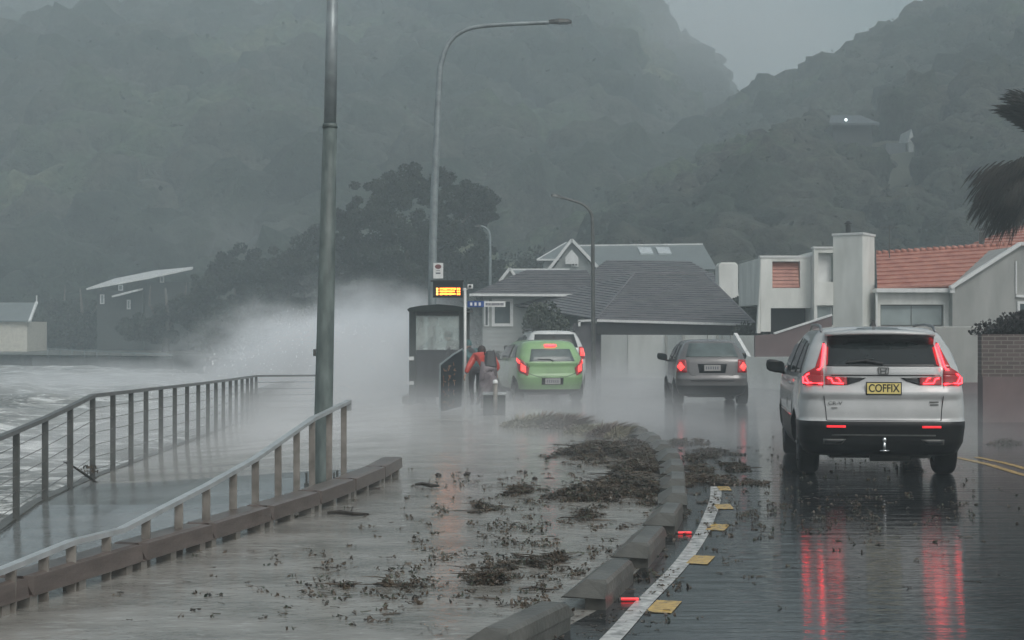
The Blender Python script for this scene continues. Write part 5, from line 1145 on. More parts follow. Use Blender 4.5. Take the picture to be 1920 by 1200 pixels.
rowt = [('dark bushy tree left of the thick lamp pole', [(600, 470, 108, 1.5), (570, 480, 108, 1.6), (540, 490, 108, 1.5), (610, 510, 108, 1.8), (560, 520, 108, 1.9), (520, 520, 108, 1.5), (590, 550, 108, 1.6), (640, 480, 108, 1.3)], (570, 108)),
        ('dark tree with pale crooked branches beside the white roofed house', [(445, 500, 112, 1.5), (410, 515, 112, 1.4), (480, 505, 112, 1.5), (385, 530, 112, 1.1), (430, 535, 112, 1.6), (480, 540, 112, 1.7), (380, 560, 112, 1.0), (510, 560, 112, 1.4)], (440, 112)),
        ('low dark tree under the long white roof', [(330, 585, 116, 1.0), (360, 580, 116, 1.4), (370, 600, 116, 1.5), (270, 615, 116, 0.9), (310, 610, 116, 1.4), (250, 615, 116, 1.2)], (310, 116)),
        ('low scrubby tree on the shore below the left hill', [(120, 590, 128, 1.5), (160, 600, 128, 1.5), (200, 605, 128, 1.5), (90, 610, 128, 1.4), (230, 620, 128, 1.4), (140, 630, 128, 1.4)], (150, 128))]
for lb, bl, (px, Y) in rowt:
    tree('shore_tree', lb, (LX(px, Y), Y, 0), bl, 26000, .11, [([(px, 660, Y), (px + 5, 600, Y), (px, 540, Y)], .3), ([(px, 620, Y), (px + 35, 570, Y), (px + 40, 530, Y)], .18), ([(px, 620, Y), (px - 30, 570, Y), (px - 28, 535, Y)], .16)], group='dark trees along the far shore', trm='bark')
# lower bush belt at the foot of the hill
cs = []; 
for k in range(150):
    px = random.uniform(60, 960); Y = random.uniform(124, 134) if px < 400 else random.uniform(102, 120); cs.append(at(px, random.uniform(600, 645), Y))
V, F = leaves(cs, [random.uniform(1.2, 2.6) for _ in cs], 260, .14); props(mk_np('undergrowth', V, F, 'leaf'), kind='stuff', label='dark scrub along the foot of the hill behind the spray', cat='undergrowth')
cs = []
for k in range(120):
    px = random.uniform(960, 1480); Y = random.uniform(101, 114); cs.append(at(px, random.uniform(500, 590), Y))
V, F = leaves(cs, [random.uniform(1.2, 2.2) for _ in cs], 240, .13); props(mk_np('undergrowth', V, F, 'leaf'), kind='stuff', label='dark scrub on the slope behind the bungalow roofs', cat='undergrowth')
# wind-blown palm at the right edge
YP = 34.0; pc = at(1948, 335, YP); bs = Vector((pc.x + .1, YP, 0))
t = thing('palm_tree', 'dark shaggy palm bent by the wind at the right edge', 'tree', bs)
b = B(); b.tube([(0, 0, 0), (.02, 0, 1.5), (-.02, 0, 3.0), pc - bs + Vector((0, 0, .4))], [.2, .16, .14, .12], 12); b.out('trunk', 'bark', t, True)
random.seed(21); V = []; F = []
def frond(c, ang, up, L_, w=.05, droop=1.0):
    global V, F
    d = Vector((math.cos(ang), math.sin(ang) * .7, 0)); p = Vector(c); pts = [p.copy()]; n = 9; v = d * math.cos(up) + Vector((0, 0, math.sin(up)))
    for k in range(n): v = (v + Vector((-.09, 0, -.16 * droop)) * 1.0).normalized(); p = p + v * L_ / n; pts.append(p.copy())
    for side_ in (-1, 1, -.3, .3, 0):
        for k in range(1, n):
            a = pts[k]; fw = (pts[k + 1] - pts[k]).normalized() if k < n else v; sd2 = fw.cross(Vector((0, 0, 1))).normalized() * side_
            tip = a + (fw * .8 + sd2 * .35 + Vector((random.uniform(-.1, .05), random.uniform(-.1, .1), -.45))).normalized() * L_ * random.uniform(.22, .36)
            q = fw * w * .5; i = len(V); V += [tuple(a - q), tuple(a + q), tuple(a.lerp(tip, .6) + q * .6), tuple(tip), tuple(a.lerp(tip, .6) - q * .6)]; F.append((i, i + 1, i + 2, i + 3, i + 4))
        
cen = pc - bs + Vector((0, 0, .15))
for k in range(250): frond(cen + Vector((random.uniform(-.15, .1), random.uniform(-.15, .15), random.uniform(-.25, .15))), random.gauss(math.pi, 1.0), random.uniform(-.9, .75), random.uniform(.95, 1.6), .06)
mk('crown', V, F, 'palm', t); V = []; F = []
for k in range(60): frond(cen + Vector((.05, 0, .9)), random.gauss(math.pi, 1.1), random.uniform(.3, 1.3), random.uniform(.7, 1.1), .06, -.5)
mk('crown', V, F, 'palm', t); b = B(); b.tube([cen + Vector((0.1, 0, -.2)), cen + Vector((.08, 0, 1.0))], [.07, .04], 8); b.out('limb', 'bark', t)

# far shore: houses, boat shed, sea walls
YR = 122.0; r0 = LX(265, YR); rx = lambda px, Y=YR: LX(px, Y) - r0
t = thing('hillside_house', 'far house with long tilted white roof under the left hill', 'house', (r0, YR, 0))
b = B(); b.box((rx(182), 0, 0), (rx(268), 6, z(545, YR))); b.box((rx(268), .5, 0), (rx(350), 6, z(528, YR))); b.out('wall', mat('far_wall', (.04, .048, .046), .6), t)
b = B(); P0, P1, P2, P3 = (rx(167), -.8, z(541, YR)), (rx(290), -.8, z(519, YR)), (rx(290, 130), 8, z(507, 130)), (rx(215, 130), 8, z(522, 130))
def slab(b, pts, th=.14): pts = [Vector(p) for p in pts]; b.hexa([p - Vector((0, 0, th)) for p in pts] + pts)
slab(b, [P0, P1, P2, P3]); slab(b, [(rx(290) + .02, -.8, z(518.5, YR)), (rx(364), -.8, z(503, YR)), (rx(362, 130), 8, z(500, 130)), (rx(290, 130), 8, z(507, 130))]); b.out('roof', 'white_paint', t)
b = B(); slab(b, [(rx(218), -1.4, z(555, YR)), (rx(266), -1.4, z(543, YR)), (rx(268), .0, z(540, YR)), (rx(224), 0, z(552, YR))]); b.out('lower_roof', 'white_paint', t)
for a, c, e, f in ((222, 231, 545, 534), (238, 245, 580, 562), (188, 196, 570, 552), (300, 308, 530, 518)): fr_window(t, rx(a), rx(c), z(e, YR), z(f, YR), -.05, 0, 'winlight', 'white_paint', .08)
YQ = 118.0; t = thing('boat_shed', 'pale boat shed standing at the water on the left edge', 'shed', (LX(20, YQ), YQ, 0)); q0 = LX(20, YQ); qx = lambda px: LX(px, YQ) - q0
b = B(); b.box((qx(-60), 0, -1.6), (qx(51), 5, z(603, YQ))); b.out('wall', mat('shed_wall', (.62, .60, .52), .6), t)
b = B(); slab(b, [(qx(-62), -.3, z(601, YQ)), (qx(57), -.3, z(601, YQ)), (qx(46), 3, z(566, YQ)), (qx(-62), 3, z(566, YQ))], .1); b.out('roof', 'iron_roof', t)
b = B(); b.beam((qx(58), -.35, z(603, YQ)), (qx(46), 3, z(566, YQ)), .2, .16); b.out('barge_board', 'white_paint', t); b = B(); b.beam((qx(46), 3, z(568, YQ)), (qx(46), 3, z(552, YQ)), .08, .08); b.out('finial', 'white_paint', t)
t = thing('promenade_railing', 'thin far railing along the sea wall across the water', 'railing', (0, 0, 0))
pts = [gnd(100, 665, .0)] ; A0, A1 = Vector((LX(90, 104), 104, LZ(654, 104))), Vector((LX(350, 99), 99, LZ(666, 99)))
b = B(); b.beam(A0, A1, .06, .07); b.out('top_rail', 'lamp_galv', t)
for k in range(12): p = A0.lerp(A1, k / 11); b = B(); b.box((p.x - .03, p.y - .03, -.3), (p.x + .03, p.y + .03, p.z)); b.out('post', 'lamp_galv', t)
b = B(); A, C_ = Vector((LX(60, 105), 105, 0)), Vector((LX(352, 98.8), 98.8, 0))
b.hexa([A + Vector((0, 0, -2)), C_ + Vector((0, 0, -2)), C_ + Vector((0, 2, -2)), A + Vector((0, 2, -2)), A + Vector((0, 0, -.15)), C_ + Vector((0, 0, -.2)), C_ + Vector((0, 2, -.2)), A + Vector((0, 2, -.15))]); props(b.out('breakwater', 'grey_plaster'), 'long grey sea wall across the rough water', 'sea wall')
# cottage with a lit window on the right hill
YC = 132.0; t = thing('hill_cottage', 'dark little house among trees on the right hill with one light', 'house', at(1600, 262, YC)); c0 = at(1600, 262, YC)
cx = lambda px: LX(px, YC) - c0.x; cz = lambda py: LZ(py, YC) - c0.z
b = B(); b.box((cx(1562), 0, -9), (cx(1636), 6, cz(232))); b.out('wall', 'dark_void', t)
b = B(); slab(b, [(cx(1552), -.8, cz(232)), (cx(1645), -.8, cz(232)), (cx(1628), 3, cz(207)), (cx(1572), 3, cz(207))], .2); b.out('roof', mat('slate', (.075, .09, .10), .6), t)
b = B(); b.box((cx(1580.5), -.9, cz(229)), (cx(1584.5), -.82, cz(225))); b.out('lamp', mat('lamp_white', (1, 1, 1), .5, emit=(.9, 1, 1), estr=4), t)
YC2 = 128.0; t = thing('hill_villa', 'pale villa front half hidden in bush on the right hill', 'house', at(1700, 290, YC2)); c0 = at(1700, 290, YC2); cx = lambda px: LX(px, YC2) - c0.x; cz = lambda py: LZ(py, YC2) - c0.z
b = B(); b.box((cx(1662), 0, -8), (cx(1700), 4, cz(268))); b.out('wall', 'slate' if 'slate' in M else bpy.data.materials['slate'], t); b = B(); b.ext([(cx(1700), cz(268)), (cx(1713), cz(268)), (cx(1706.5), cz(243))], -.5, 3); b.box((cx(1702), -.4, -8), (cx(1711), 3, cz(268) - .01)); b.out('gable', 'weatherboard', t)

# television aerial on the tower and a service wire
t = thing('television_aerial', 'thin television aerial on a mast over the orange roof', 'aerial', at(1668, 478, 52.5)); b = B(); b.tube([(0, 0, -.1), (0, 0, 1.0)], .018, 6); b.out('mast', 'dark_steel', t)
b = B(); b.tube([(-.35, 0, .95), (.35, .2, .95)], .01, 5)
for k in range(7): b.tube([(-.3 + k * .1, -.18 + k * .03, .95), (-.3 + k * .1, .2 + k * .03, .95)], .006, 4)
b.out('antenna_rods', 'dark_steel', t)
# ================================================================== PEOPLE
M['jacket_red'] = mat('jacket_red', (0.55, 0.065, 0.045), .4, var=.25, scale=6, bump=.01, bscale=9)
M['jacket_dark'] = mat('jacket_dark', (0.03, 0.036, 0.04), .45, var=.3, scale=6, bump=.01, bscale=9)
M['jacket_teal'] = mat('jacket_teal', (0.05, 0.13, 0.13), .45, var=.3, scale=6, bump=.01, bscale=9)
M['trousers'] = mat('trousers', (0.045, 0.045, 0.05), .5, var=.2); M['trousers_pale'] = mat('trousers_pale', (0.17, 0.15, 0.16), .5, var=.2)
M['skin'] = mat('skin', (0.42, 0.27, 0.21), .5, var=.08); M['hair'] = mat('hair', (0.03, 0.022, 0.018), .6, var=.3, bump=.004, bscale=40); M['bag'] = mat('bag', (0.28, 0.27, 0.29), .35, var=.2, bump=.01, bscale=8)
def skin(name, pts, edges, rad, m, parent, root=0, sub=2):
    me = bpy.data.meshes.new(name); me.from_pydata(pts, edges, []); o = bpy.data.objects.new(name, me); col.objects.link(o)
    s = o.modifiers.new('s', 'SKIN'); s.use_smooth_shade = True; u = o.modifiers.new('u', 'SUBSURF'); u.levels = sub; u.render_levels = sub
    for i, v in enumerate(me.skin_vertices[0].data):
        r = rad[i]; v.radius = r if isinstance(r, tuple) else (r, r); v.use_root = i == root
    bpy.context.view_layer.update(); dg = bpy.context.evaluated_depsgraph_get(); nm = bpy.data.meshes.new_from_object(o.evaluated_get(dg)); bpy.data.objects.remove(o)
    nm.materials.clear(); nm.materials.append(M[m]); q = bpy.data.objects.new(name, nm); col.objects.link(q); q.parent = parent
    for p in nm.polygons: p.use_smooth = True
    return q
def person(label, loc, rz, bend, jacket, trs, arms, hood=False, scale=1.0, legs=((-.11, -.04), (.11, .10)), head_turn=0):
    """faces +y; bend = forward lean of the trunk in radians; arms = hand targets"""
    t = thing('person', label, 'person', loc, rz); t.scale = (scale,) * 3
    hip = Vector((0, 0, .92)); up = Vector((0, math.sin(bend), math.cos(bend))); chest = hip + up * .36; neck = hip + up * .56; head = neck + (up + Vector((0, .25, 0))).normalized() * .17
    pts = [hip, hip + up * .18, chest, neck, neck + (head - neck) * .5]; rad = [(.15, .12), (.145, .11), (.17, .12), (.065, .065), (.055, .055)]; ed = [(0, 1), (1, 2), (2, 3), (3, 4)]
    for sx, (lx, ly) in zip((-1, 1), legs):
        i = len(pts); pts += [hip + Vector((sx * .10, 0, -.06)), Vector((lx, ly * .5 + .05, .50)), Vector((lx, ly, .10)), Vector((lx, ly + .12, .04))]; rad += [.10, .065, .045, .04]; ed += [(0, i), (i, i + 1), (i + 1, i + 2), (i + 2, i + 3)]
    hands = []
    for sx, tgt in zip((-1, 1), arms):
        i = len(pts); sh = neck + Vector((sx * .19, 0, -.03)) - up * .03; tgt = Vector(tgt); el = (sh + tgt) / 2 + Vector((sx * .06, -.05, -.06))
        pts += [sh, el, tgt]; rad += [.065, .045, .032]; ed += [(2, i), (i, i + 1), (i + 1, i + 2)]; hands.append((tgt, (tgt - el).normalized(), sx, sh, el))
    body = skin('body', pts, ed, rad, trs, t)
    # head with face, hair
    b = B(); prof = [(0.001, -.115), (.045, -.11), (.065, -.08), (.078, -.03), (.082, .02), (.078, .06), (.055, .10), (.02, .118), (.001, .12)]; b.lathe(prof, 16); hd = b.out('head', 'skin', body, True, head)
    hd.rotation_euler = (-bend * .5, 0, head_turn)
    b = B(); b.lathe([(.012, -.012), (.016, .0), (.006, .03)], 6, c=(0, .085, -.02)); b.out('nose', 'skin', hd)
    for sx in (-1, 1): b = B(); b.lathe([(.001, -.012), (.010, 0), (.001, .012)], 8, c=(sx * .03, .074, .01)); b.out('eye', 'black', hd); b = B(); b.lathe([(.001, -.03), (.014, 0), (.001, .03)], 8, c=(sx * .08, 0, -.01)); b.out('ear', 'skin', hd)
    b = B(); b.box((-.025, .066, -.062), (.025, .074, -.055)); b.out('mouth', 'jacket_red', hd)
    b = B(); b.lathe([(.09, -.02), (.092, .03), (.084, .075), (.055, .115), (.001, .132)], 16, c=(0, -.014, 0)); b.out('hood' if hood else 'hair', jacket if hood else 'hair', body, True, head)
    # jacket as its own shell
    jp = [hip + Vector((0, 0, -.08)), hip + up * .16, chest, neck - up * .03]; jr = [(.185, .15), (.175, .14), (.205, .155), (.10, .09)]; je = [(0, 1), (1, 2), (2, 3)]
    for tgt, d, sx, sh, el in hands: i = len(jp); jp += [sh, el, el.lerp(tgt, .85)]; jr += [.09, .066, .05]; je += [(2, i), (i, i + 1), (i + 1, i + 2)]
    skin('jacket', jp, je, jr, jacket, body)
    for tgt, d, sx, sh, el in hands:
        a = d.cross(Vector((0, 0, 1))).normalized(); n = a.cross(d); hp_ = [tgt, tgt + d * .045, tgt + d * .085]; hr_ = [.022, (.036, .018), (.034, .015)]; he = [(0, 1), (1, 2)]
        for k, (o_, l_) in enumerate(((-.03, .055), (-.01, .07), (.01, .066), (.03, .05))):
            i = len(hp_); bs_ = tgt + d * .09 + a * o_; hp_ += [bs_, bs_ + d * l_ * .55 - n * .012, bs_ + d * l_ * .8 - n * .035]; hr_ += [.010, .009, .008]; he += [(2, i), (i, i + 1), (i + 1, i + 2)]
        i = len(hp_); hp_ += [tgt + d * .03 - a * sx * .035, tgt + d * .06 - a * sx * .055 - n * .01]; hr_ += [.011, .009]; he += [(1, i), (i, i + 1)]
        skin('hand', hp_, he, hr_, 'skin', body, 0, 1)
    return t, hip, chest, neck, up
gp_ = gnd(915, 770); 
p1, hip, chest, neck, up = person('person in red jacket bent over against the wind beside the green car', (gp_.x, gp_.y + .7, 0), R(14), 1.12, 'jacket_red', 'trousers_pale', [(-.42, .36, .74), (.30, .50, .78)], legs=((-.16, -.16), (.16, .20)))
bk = thing('backpack', 'dark rucksack on the back of the person in red', 'bag', (gp_.x, gp_.y + .7, 0), R(8))
b = B(); c_ = hip + up * .20 + Vector((.04, -.17, .10)); b.hexa([c_ + Vector(v) for v in ((-.14, -.10, -.22), (.15, -.10, -.24), (.15, .06, -.20), (-.14, .06, -.20), (-.10, .0, .14), (.11, .0, .15), (.11, .14, .13), (-.10, .14, .12))]); b.out('bag_body', 'jacket_dark', bk, bevel=.05)
b = B(); b.tube([c_ + Vector((-.09, .1, .15)), c_ + Vector((-.10, .22, .12)), c_ + Vector((-.10, .2, -.15))], .012, 6); b.tube([c_ + Vector((.09, .1, .15)), c_ + Vector((.10, .22, .12)), c_ + Vector((.10, .2, -.15))], .012, 6); b.out('strap', 'black', bk)
pb_ = thing('plastic_bag', 'pale flapping bag held low by the person in red', 'bag', (gp_.x, gp_.y + .5, 0))
bm = bmesh.new(); bmesh.ops.create_icosphere(bm, subdivisions=4, radius=1)
for v in bm.verts: n_ = fbm(v.co.x * 1.8, v.co.y * 1.8, v.co.z * 1.8 + 4, 3); v.co = Vector((v.co.x * .17, v.co.y * .12, v.co.z * .27)) * (1 + .35 * n_) + Vector((-.02 + .08 * v.co.z, -.12, .52))
me = bpy.data.meshes.new('bag_film'); bm.to_mesh(me); bm.free(); me.materials.append(M['trousers_pale']); [setattr(p, 'use_smooth', True) for p in me.polygons]; o = bpy.data.objects.new('bag_film', me); col.objects.link(o); o.parent = pb_
b = B(); b.tube([(-.05, -.12, .74), (-.1, -.08, .84), (-.02, -.1, .76)], .008, 6); b.out('handle', 'bag', pb_)
g2_ = gnd(893, 765); person('person in dark teal coat stooping just left of the red jacket', (g2_.x - .02, g2_.y + .6, 0), R(25), .7, 'jacket_teal', 'trousers', [(-.25, .45, .7), (.30, .45, .75)], hood=True, scale=.93)
person('person in black coat leaning out of the side of the bus shelter', (LX(868, 35.6), 35.6, 0), R(70), .5, 'jacket_dark', 'trousers', [(-.25, .40, .95), (.25, .42, 1.0)], hood=True, scale=1.0)

# ================================================================== PLANTING, DEBRIS
random.seed(99)
def tussock(name, label, c, h, r, n, m, lean=(.25, 0)):
    t = thing(name, label, 'grass clump', c, 0, 'battered clumps in the flooded planting bed'); V = []; F = []
    for k in range(n):
        a = random.uniform(0, 2 * math.pi); q = random.random() ** .6; p = Vector((math.cos(a) * r * .55 * q, math.sin(a) * r * .4 * q, 0)); L_ = h * random.uniform(.25, 1.0)
        tip = p + Vector((math.cos(a) * r * .7 * q + lean[0] * random.uniform(.3, 1.6), math.sin(a) * r * .6 * q, L_ * random.uniform(.6, 1.0))); mid = p.lerp(tip, .55) + Vector((0, 0, L_ * .16)); w = Vector((math.cos(a + 1.57), math.sin(a + 1.57), 0)) * .012
        i = len(V); V += [tuple(p - w), tuple(p + w), tuple(mid + w), tuple(mid - w), tuple(tip)]; F += [(i, i + 1, i + 2, i + 3), (i + 3, i + 2, i + 4)]
    mk('blades', V, F, m, t); V, F = leaves([(0, 0, h * .12)], [(r * 1.1, r * .8, h * .35)], 1500, .025); mk_np('litter', V, F, m, t)
for px, py, h, r, n, m, lb in [(985, 792, .26, .42, 500, 'tussock', 'flattened green clump of grass nearest the litter bin'), (1022, 790, .30, .40, 560, 'tussock_brown', 'brown clump directly below the green car'), (1060, 796, .32, .40, 560, 'tussock_brown', 'tall brown clump right of the middle of the planting bed'), (1098, 805, .22, .34, 420, 'tussock', 'low pale green clump near the fallen white slat'), (1138, 812, .30, .30, 500, 'tussock_brown', 'brown spiky clump nearest the kerb blocks'), (1160, 815, .26, .22, 300, 'tussock', 'thin pale clump at the far kerb block end')]:
    g = gnd(px, py + 8); tussock('grass_clump', lb, (g.x, g.y, 0), h, r, n, m)
props(strip('x', [gnd(1085, 793), gnd(1118, 806)], .05, 'white_paint', .10), 'white slat lying among the grass clumps', 'slat'); bpy.data.objects['x'].name = 'slat'; s_ = bpy.data.objects['slat']; del s_['kind']; sm = s_.modifiers.new('s', 'SOLIDIFY'); sm.thickness = .03
# weed heaps
def strands(n, place, L0, L1, w, hgt):
    V = []; F = []
    for _ in range(n):
        p, zc = place(); a = random.uniform(0, 3.14); L_ = random.uniform(L0, L1); k = random.randint(2, 4); p = Vector((p[0], p[1], random.uniform(0.004, zc * hgt + .012))); a0 = a
        prev = None
        for s_ in range(k + 1):
            ww = w * random.uniform(.5, 1.2) * (1 - .5 * s_ / k); nrm = Vector((-math.sin(a), math.cos(a), random.uniform(-.3, .6))) * ww
            V += [tuple(p - nrm), tuple(p + nrm)]
            if prev is not None: F.append((prev, prev + 1, len(V) - 1, len(V) - 2))
            prev = len(V) - 2; a += random.uniform(-.8, .8); p = p + Vector((math.cos(a), math.sin(a) * .8, random.uniform(-.4, .5) * hgt)) * L_ / k
            p.z = max(.006, p.z)
    return V, F
def heap(name, label, spots, dens, hgt=.06, kind=None, m='weed', cat='seaweed', L=(.03, .16), w=.007, group=None):
    def place():
        px, py, rx_, ry_ = random.choices(spots, [s[2] * s[3] for s in spots])[0]
        while True:
            u, v = random.gauss(0, .72), random.gauss(0, .62)
            if abs(u) > 2.2 or abs(v) > 1.9: continue
            d2 = u * u + v * v; q_ = gnd(px + u * rx_, py + v * ry_)
            if fbm(q_.x * 3.4, q_.y * 1.9, 5.0, 4) * 1.3 + .12 - .22 * d2 > random.uniform(-.12, .22): break
        g = gnd(px, py); q = gnd(px + u * rx_, py + v * ry_); return (q.x, q.y), max(0.1, 1 - d2)
    n = int(dens * .45); V, F = strands(n, place, L[0], L[1], w, hgt); mi = [1 if random.random() < .12 else 0 for _ in F]
    V2, F2 = strands(max(4, n // 12), place, L[0] * 2.2, L[1] * 2.2, w * 2.2, hgt * 1.3); k_ = len(V); V += V2; F += [tuple(i + k_ for i in f) for f in F2]; mi += [0] * len(F2)
    cs = []
    for _ in range(int(dens * .8)): p_, zc = place(); cs.append((p_[0], p_[1], random.random() * zc * hgt + .006))
    V3, F3 = leaves(cs, [(.03, .03, .012)] * len(cs), 4, w * 2.0); k_ = len(V); V += [tuple(v) for v in V3]; F += [tuple(int(i) + k_ for i in f) for f in F3]; mi += [1 if random.random() < .2 else 0 for _ in F3]
    o = mk(name, V, F, [m, 'weed_green'], mi=mi); sm = o.modifiers.new('s', 'SOLIDIFY'); sm.thickness = .003
    return props(o, label, cat, group, kind)
heap('seaweed', 'thick dark bank of seaweed and twigs piled against the kerb blocks', [(1130, 850, 85, 18), (1190, 850, 45, 22), (1190, 890, 50, 24), (1175, 915, 60, 22), (1215, 870, 25, 30), (1110, 932, 65, 12), (1220, 925, 28, 18), (1100, 855, 60, 9)], 7500, .15, 'stuff', w=.008, L=(.03, .16))
heap('seaweed', 'weed washed over the road edge right of the kerb blocks', [(1330, 852, 50, 9), (1350, 878, 62, 8), (1310, 862, 30, 10), (1335, 903, 75, 8), (1290, 830, 45, 5), (1300, 900, 40, 10)], 1300, .06, 'stuff', w=.008, L=(.03, .14))
heap('leaf_litter', 'fine twigs and leaf scraps strewn over the flooded footpath', [(1000, 980, 260, 90), (850, 1090, 420, 70), (1080, 960, 130, 40), (980, 905, 170, 30), (1000, 1060, 180, 60), (1560, 960, 330, 60), (1350, 960, 90, 60), (1600, 860, 200, 40)], 1500, .03, 'stuff', L=(.015, .08), w=.007, cat='debris')
for px, py, rx_, ry_, n, lb in [(880, 955, 38, 5, 420, 'dark weed clump where the orange light reflects on the path'), (975, 925, 45, 5, 420, 'long weed clump above the orange reflection'), (1075, 932, 45, 8, 420, 'flat weed clump left of the main seaweed bank'), (990, 1065, 26, 10, 260, 'upright tangle of twigs left of the third kerb block'), (1075, 1052, 55, 6, 420, 'weed streak running up to the third kerb block'), (930, 1095, 60, 4, 330, 'long thin weed streak across the near footpath'), (700, 1100, 36, 3, 120, 'thin weed scrap in the middle of the near footpath'), (1097, 970, 13, 6, 120, 'round leafy scrap below the seaweed bank'), (1885, 832, 28, 4, 120, 'weed scrap on the road in front of the brick wall')]:
    heap('weed_clump', lb, [(px, py, rx_ * 1.1, ry_)], int(n * .7), .08, None, cat='seaweed', group='loose weed clumps on the ground')
def stick(label, p0, p1, r=.018):
    a, c = gnd(*p0), gnd(*p1); a.z = c.z = r; t = thing('stick', label, 'stick', a, 0, 'broken sticks washed onto the footpath'); d = c - a
    b = B(); b.tube([d * 0, d * .3 + Vector((0, .03, r * .4)), d * .65 + Vector((0, -.02, 0)), d], [r * .7, r, r * .95, r * .55], 8); b.tube([d * .55, d * .62 + Vector((0, .02, .07))], [r * .4, r * .2], 5); b.out('branch', 'stick', t)
stick('short black stick lying between ramp kerb and orange reflection', (614, 965), (692, 968), .02); stick('blunt dark stick on the path right of the kerb tip', (778, 912), (824, 914), .022); stick('thin stick pointing at the near kerb block', (975, 1105), (1048, 1106), .009); stick('slender twig just beyond the timber kerb end', (665, 921), (715, 916), .01)
for i, (px, py, r) in enumerate([(822, 893, .035), (876, 892, .04), (762, 935, .02), (1003, 899, .03), (985, 887, .025)]):
    g = gnd(px, py); bm = bmesh.new(); bmesh.ops.create_icosphere(bm, subdivisions=3, radius=r)
    for v in bm.verts: v.co *= 1 + .4 * fbm(v.co.x * 30, v.co.y * 30, v.co.z * 30 + i, 2); v.co.z *= .7
    me = bpy.data.meshes.new('stone'); bm.to_mesh(me); bm.free(); me.materials.append(M['stick']); o = bpy.data.objects.new('stone', me); col.objects.link(o); o.location = (g.x, g.y, r * .5)
    props(o, ['dark stone on the path, leftmost of the pair', 'dark stone on the path, right one of the pair', 'tiny stone near the timber kerb tip', 'small stone nearest the seaweed bank', 'small stone up the path left of the seaweed bank'][i], 'stone', 'loose stones on the footpath')
cs = []
for k in range(1000):
    px, py = random.uniform(620, 1240), random.uniform(880, 1195)
    if k % 11 == 0: px, py = random.uniform(1240, 1900), random.uniform(800, 1100)
    g = gnd(px, py)
    if fbm(g.x * 1.1, g.y * .8, 2.0, 4) + (px - 1000) / 1500 < random.uniform(.05, .5): continue
    if g.x < -1.2 and g.y > 9 and px < 735: continue
    cs.append((g.x, g.y, .008))
V, F = leaves(cs, [(random.uniform(.01, .09), random.uniform(.01, .05), .005) for _ in cs], 7, .010); V[:, 2] = .005 + np.abs(V[:, 2]) * .25; props(mk_np('leaf_litter', V, F, 'weed'), 'small dark leaf scraps scattered over path and road', 'debris', kind='stuff')
# branch caught in the railing
t = thing('caught_branch', 'broken branch wedged through the wire railing posts', 'branch', at(168, 880, 19.0)); o_ = at(168, 880, 19.0)
b = B(); pts = [at(120, 866, 18.8), at(140, 876, 19), at(158, 888, 19.1), at(178, 903, 19.2), at(198, 912, 19.0)]; b.tube([p - o_ for p in pts], [.008, .014, .018, .016, .008], 6)
for k in range(14): p = pts[1].lerp(pts[3], random.random()) - o_; b.tube([p, p + Vector((random.uniform(-.12, .12), random.uniform(-.05, .05), random.uniform(-.08, .1)))], [.006, .002], 4)
b.out('branch', 'stick', t); V, F = leaves([(0, 0, 0)], [(.12, .06, .06)], 60, .02); mk_np('leaves', V, F, 'weed', t)
# small red bars with emission, set beside the kerb blocks
for px, py, rz, lb in [(1180, 1126, 0, 'red glowing bar beside the second kerb block'), (1283, 1001, 0, 'red glowing bar beside the fourth kerb block')]:
    g = gnd(px, py); t = thing('red_bar', lb, 'road marker', (g.x, g.y, .004), 0, 'red glowing bars beside the kerb blocks')
    b = B(); b.box((-.07, -.035, 0), (.07, .035, .014)); b.out('bar_base', 'dark_steel', t, bevel=.003); b = B(); b.tube([(-.055, -.03, .012), (.055, -.03, .012)], .010, 8); b.out('lens', mat('bar_red', (.8, .04, .05), .3, emit=(1, .03, .04), estr=.5), t)
